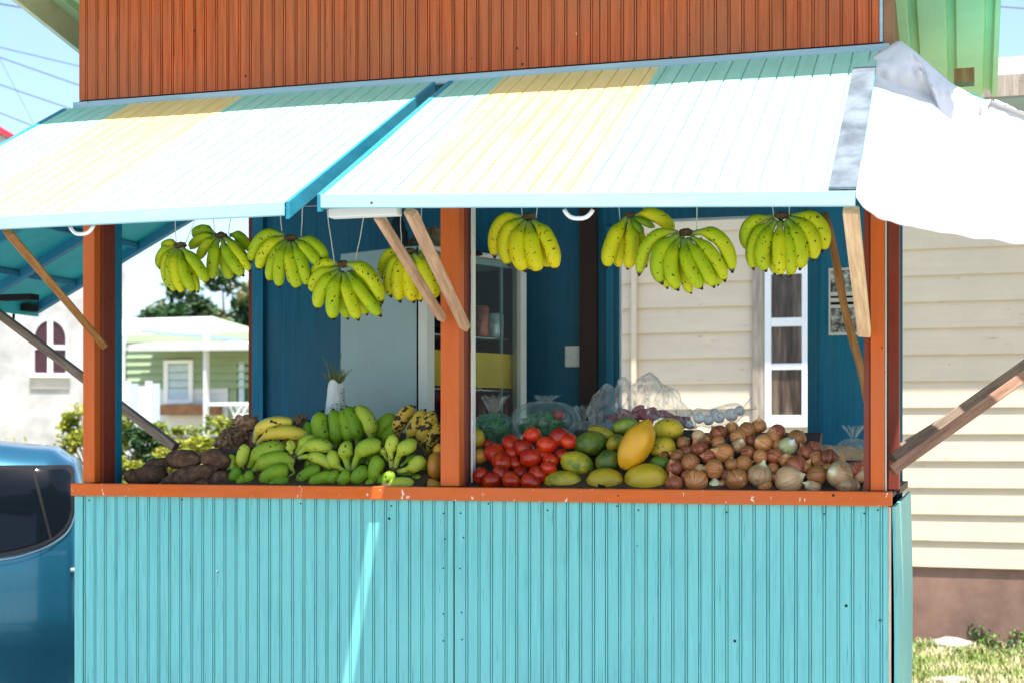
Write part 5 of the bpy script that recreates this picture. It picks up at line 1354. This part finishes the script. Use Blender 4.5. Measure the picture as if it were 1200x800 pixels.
us = [4.2 * (i / NS) ** 1.25 for i in range(NS + 1)]
secs = [section(u) for u in us]; m_ = len(secs[0])
for u, s_ in zip(us, secs):
    for (v_, z) in s_: mb.v.append(Vector((XRE - u, YCc - v_, z))); mb.att.append(0)
    for (v_, z) in s_: mb.v.append(Vector((XRE - u, YCc + v_, z))); mb.att.append(0)
for i in range(NS):
    for j in range(m_ - 1):
        a = i * 2 * m_ + j; mb.f.append((a, a + 1, a + 1 + 2 * m_, a + 2 * m_)); a += m_; mb.f.append((a, a + 1, a + 1 + 2 * m_, a + 2 * m_))
mb.f.append(tuple(range(m_)) + tuple(reversed(range(m_, 2 * m_))))
e = NS * 2 * m_; mb.f.append(tuple(e + i for i in range(m_)) + tuple(e + i for i in reversed(range(m_, 2 * m_))))
body = mb.build('body', 'carpaint', car, smooth=True, local=True)
def upx(px, py=560):      # car station from the picture
    a = (px - 600.0) / FPX; d = Vector((a * CN - SN, a * SN + CN, -(py - 510.0) / FPX))
    o_ = Vector((CX, CY, CZ)); t = (.06 - (o_ - car.location).dot(_v)) / d.dot(_v); p = o_ + d * t
    return (p - car.location).dot(_u), p.z
def gpatch(name, lo, hi, mat, off, n=60, parent=car):
    """glass between a lower and an upper line (picture coordinates), following the body side"""
    A = [upx(*p) for p in lo]; B = [upx(*p) for p in hi]
    def ln(T, t):
        k = t * (len(T) - 1); i = min(len(T) - 2, int(k)); f_ = k - i
        p0, p1, p2, p3 = T[max(0, i - 1)], T[i], T[i + 1], T[min(len(T) - 1, i + 2)]
        return tuple(.5 * (2 * b1 + (c1 - a1) * f_ + (2 * a1 - 5 * b1 + 4 * c1 - d1) * f_ * f_ + (3 * b1 - a1 - 3 * c1 + d1) * f_ ** 3) for a1, b1, c1, d1 in zip(p0, p1, p2, p3))
    g = MB()
    def f(u, v_):
        a, c = ln(A, v_), ln(B, v_); uu = a[0] * (1 - u) + c[0] * u; zz = a[1] * (1 - u) + c[1] * u
        return Vector((XRE - uu, YCc - sidev(max(0, uu), zz) - off, zz))
    g.grid(f, 8, n); return g.build(name, mat, parent, smooth=True, local=True)
gpatch('window_seal', [(-260, 672), (-120, 664), (0, 651), (40, 642), (66, 630), (80, 616), (87, 596)], [(-200, 550), (-100, 546), (0, 545), (40, 545), (70, 545), (82, 546), (86, 552)], 'rubber', .010)
gpatch('chrome_strip', [(-260, 677), (-120, 669), (0, 655.5), (40, 646), (68, 633), (83, 618), (90, 596)], [(-260, 674), (-120, 666), (0, 653.7), (40, 644.7), (66.6, 632), (81.5, 617.5), (88.5, 596)], 'chrome', .012)
wn_ = gpatch('window', [(-240, 666), (-120, 658), (0, 645), (40, 636), (58, 629)], [(-190, 554), (-100, 551), (0, 550), (20, 550), (36, 550)], 'carglass', .014)
gpatch('window', [(61, 628), (70, 621), (78, 611), (83, 596)], [(40, 550), (60, 550), (74, 550), (82, 556)], 'carglass', .014)
hp = upx(88, 667); hp = Vector((XRE - hp[0], YCc - sidev(max(0, hp[0]), hp[1]) - .012, hp[1]))
MB().tube([hp + Vector((-.02, 0, 0)), hp + Vector((.03, -.01, .002))], .012, 8).build('door_handle', 'flash', car, smooth=True, local=True)
for ux in (1.02, 3.40):
    for yy in (YCc - .80, YCc + .80):
        w = MB(); r = .31
        prof = [(.2, -.1), (.29, -.1), (r, -.06), (r, .06), (.29, .1), (.2, .1)]
        for i in range(28):
            pass
        w.grid(lambda u, v_: Vector((XRE - ux + prof_at(prof, u)[0] * math.cos(v_ * 2 * math.pi), yy + prof_at(prof, u)[1], r + prof_at(prof, u)[0] * math.sin(v_ * 2 * math.pi))), 5, 28, True)
        tyre = w.build('wheel', 'rubber', car, smooth=True, local=True)
        q = MB(); q.tube([(XRE - ux, yy - .07, r), (XRE - ux, yy + .07, r)], .2, 16); q.build('rim', 'flash', tyre, local=True)

# ------------------------------------------------------------------ overhead wires
M['wire'] = simple('black cable', (.03, .04, .06), .6, .1, bstr=0)
def wire(pa, pb, Y0, Y1, r, lab, sag=.02):
    A, B = U(pa[0], pa[1], Y0), U(pb[0], pb[1], Y1); d = B - A
    A2, B2 = A - d * 2.5, B + d * 2.0; pts = []
    for i in range(25):
        t = i / 24; p = A2.lerp(B2, t); p.z -= sag * (1 - (2 * t - 1) ** 2); pts.append(p)
    MB().tube(pts, r, 5).build('power_wire', 'wire', None, loc=A2, label=lab, cat='wire', group='overhead wires')
wire((0, 3), (75, 16), 12, 12, .009, 'highest and thickest overhead wire at the top left')
wire((0, 54), (88, 75), 12, 12, .006, 'dark overhead wire below the highest one')
wire((0, 66), (88, 97), 14, 14, .008, 'pale overhead wire just under the second dark one')
wire((0, 98), (88, 128), 14, 14, .008, 'overhead wire in the middle of the left sky')
wire((0, 131), (50, 151), 14, 14, .008, 'overhead wire just above the left awning edge')
wire((0, 158), (40, 166), 15, 15, .006, 'lowest faint overhead wire by the red roof')
wire((0, 68), (44, 152), 11, 11, .003, 'very thin cord crossing the others steeply')
wire((1174, 6), (1200, 8), 12, 12, .008, 'short piece of wire at the top right over the house roof')
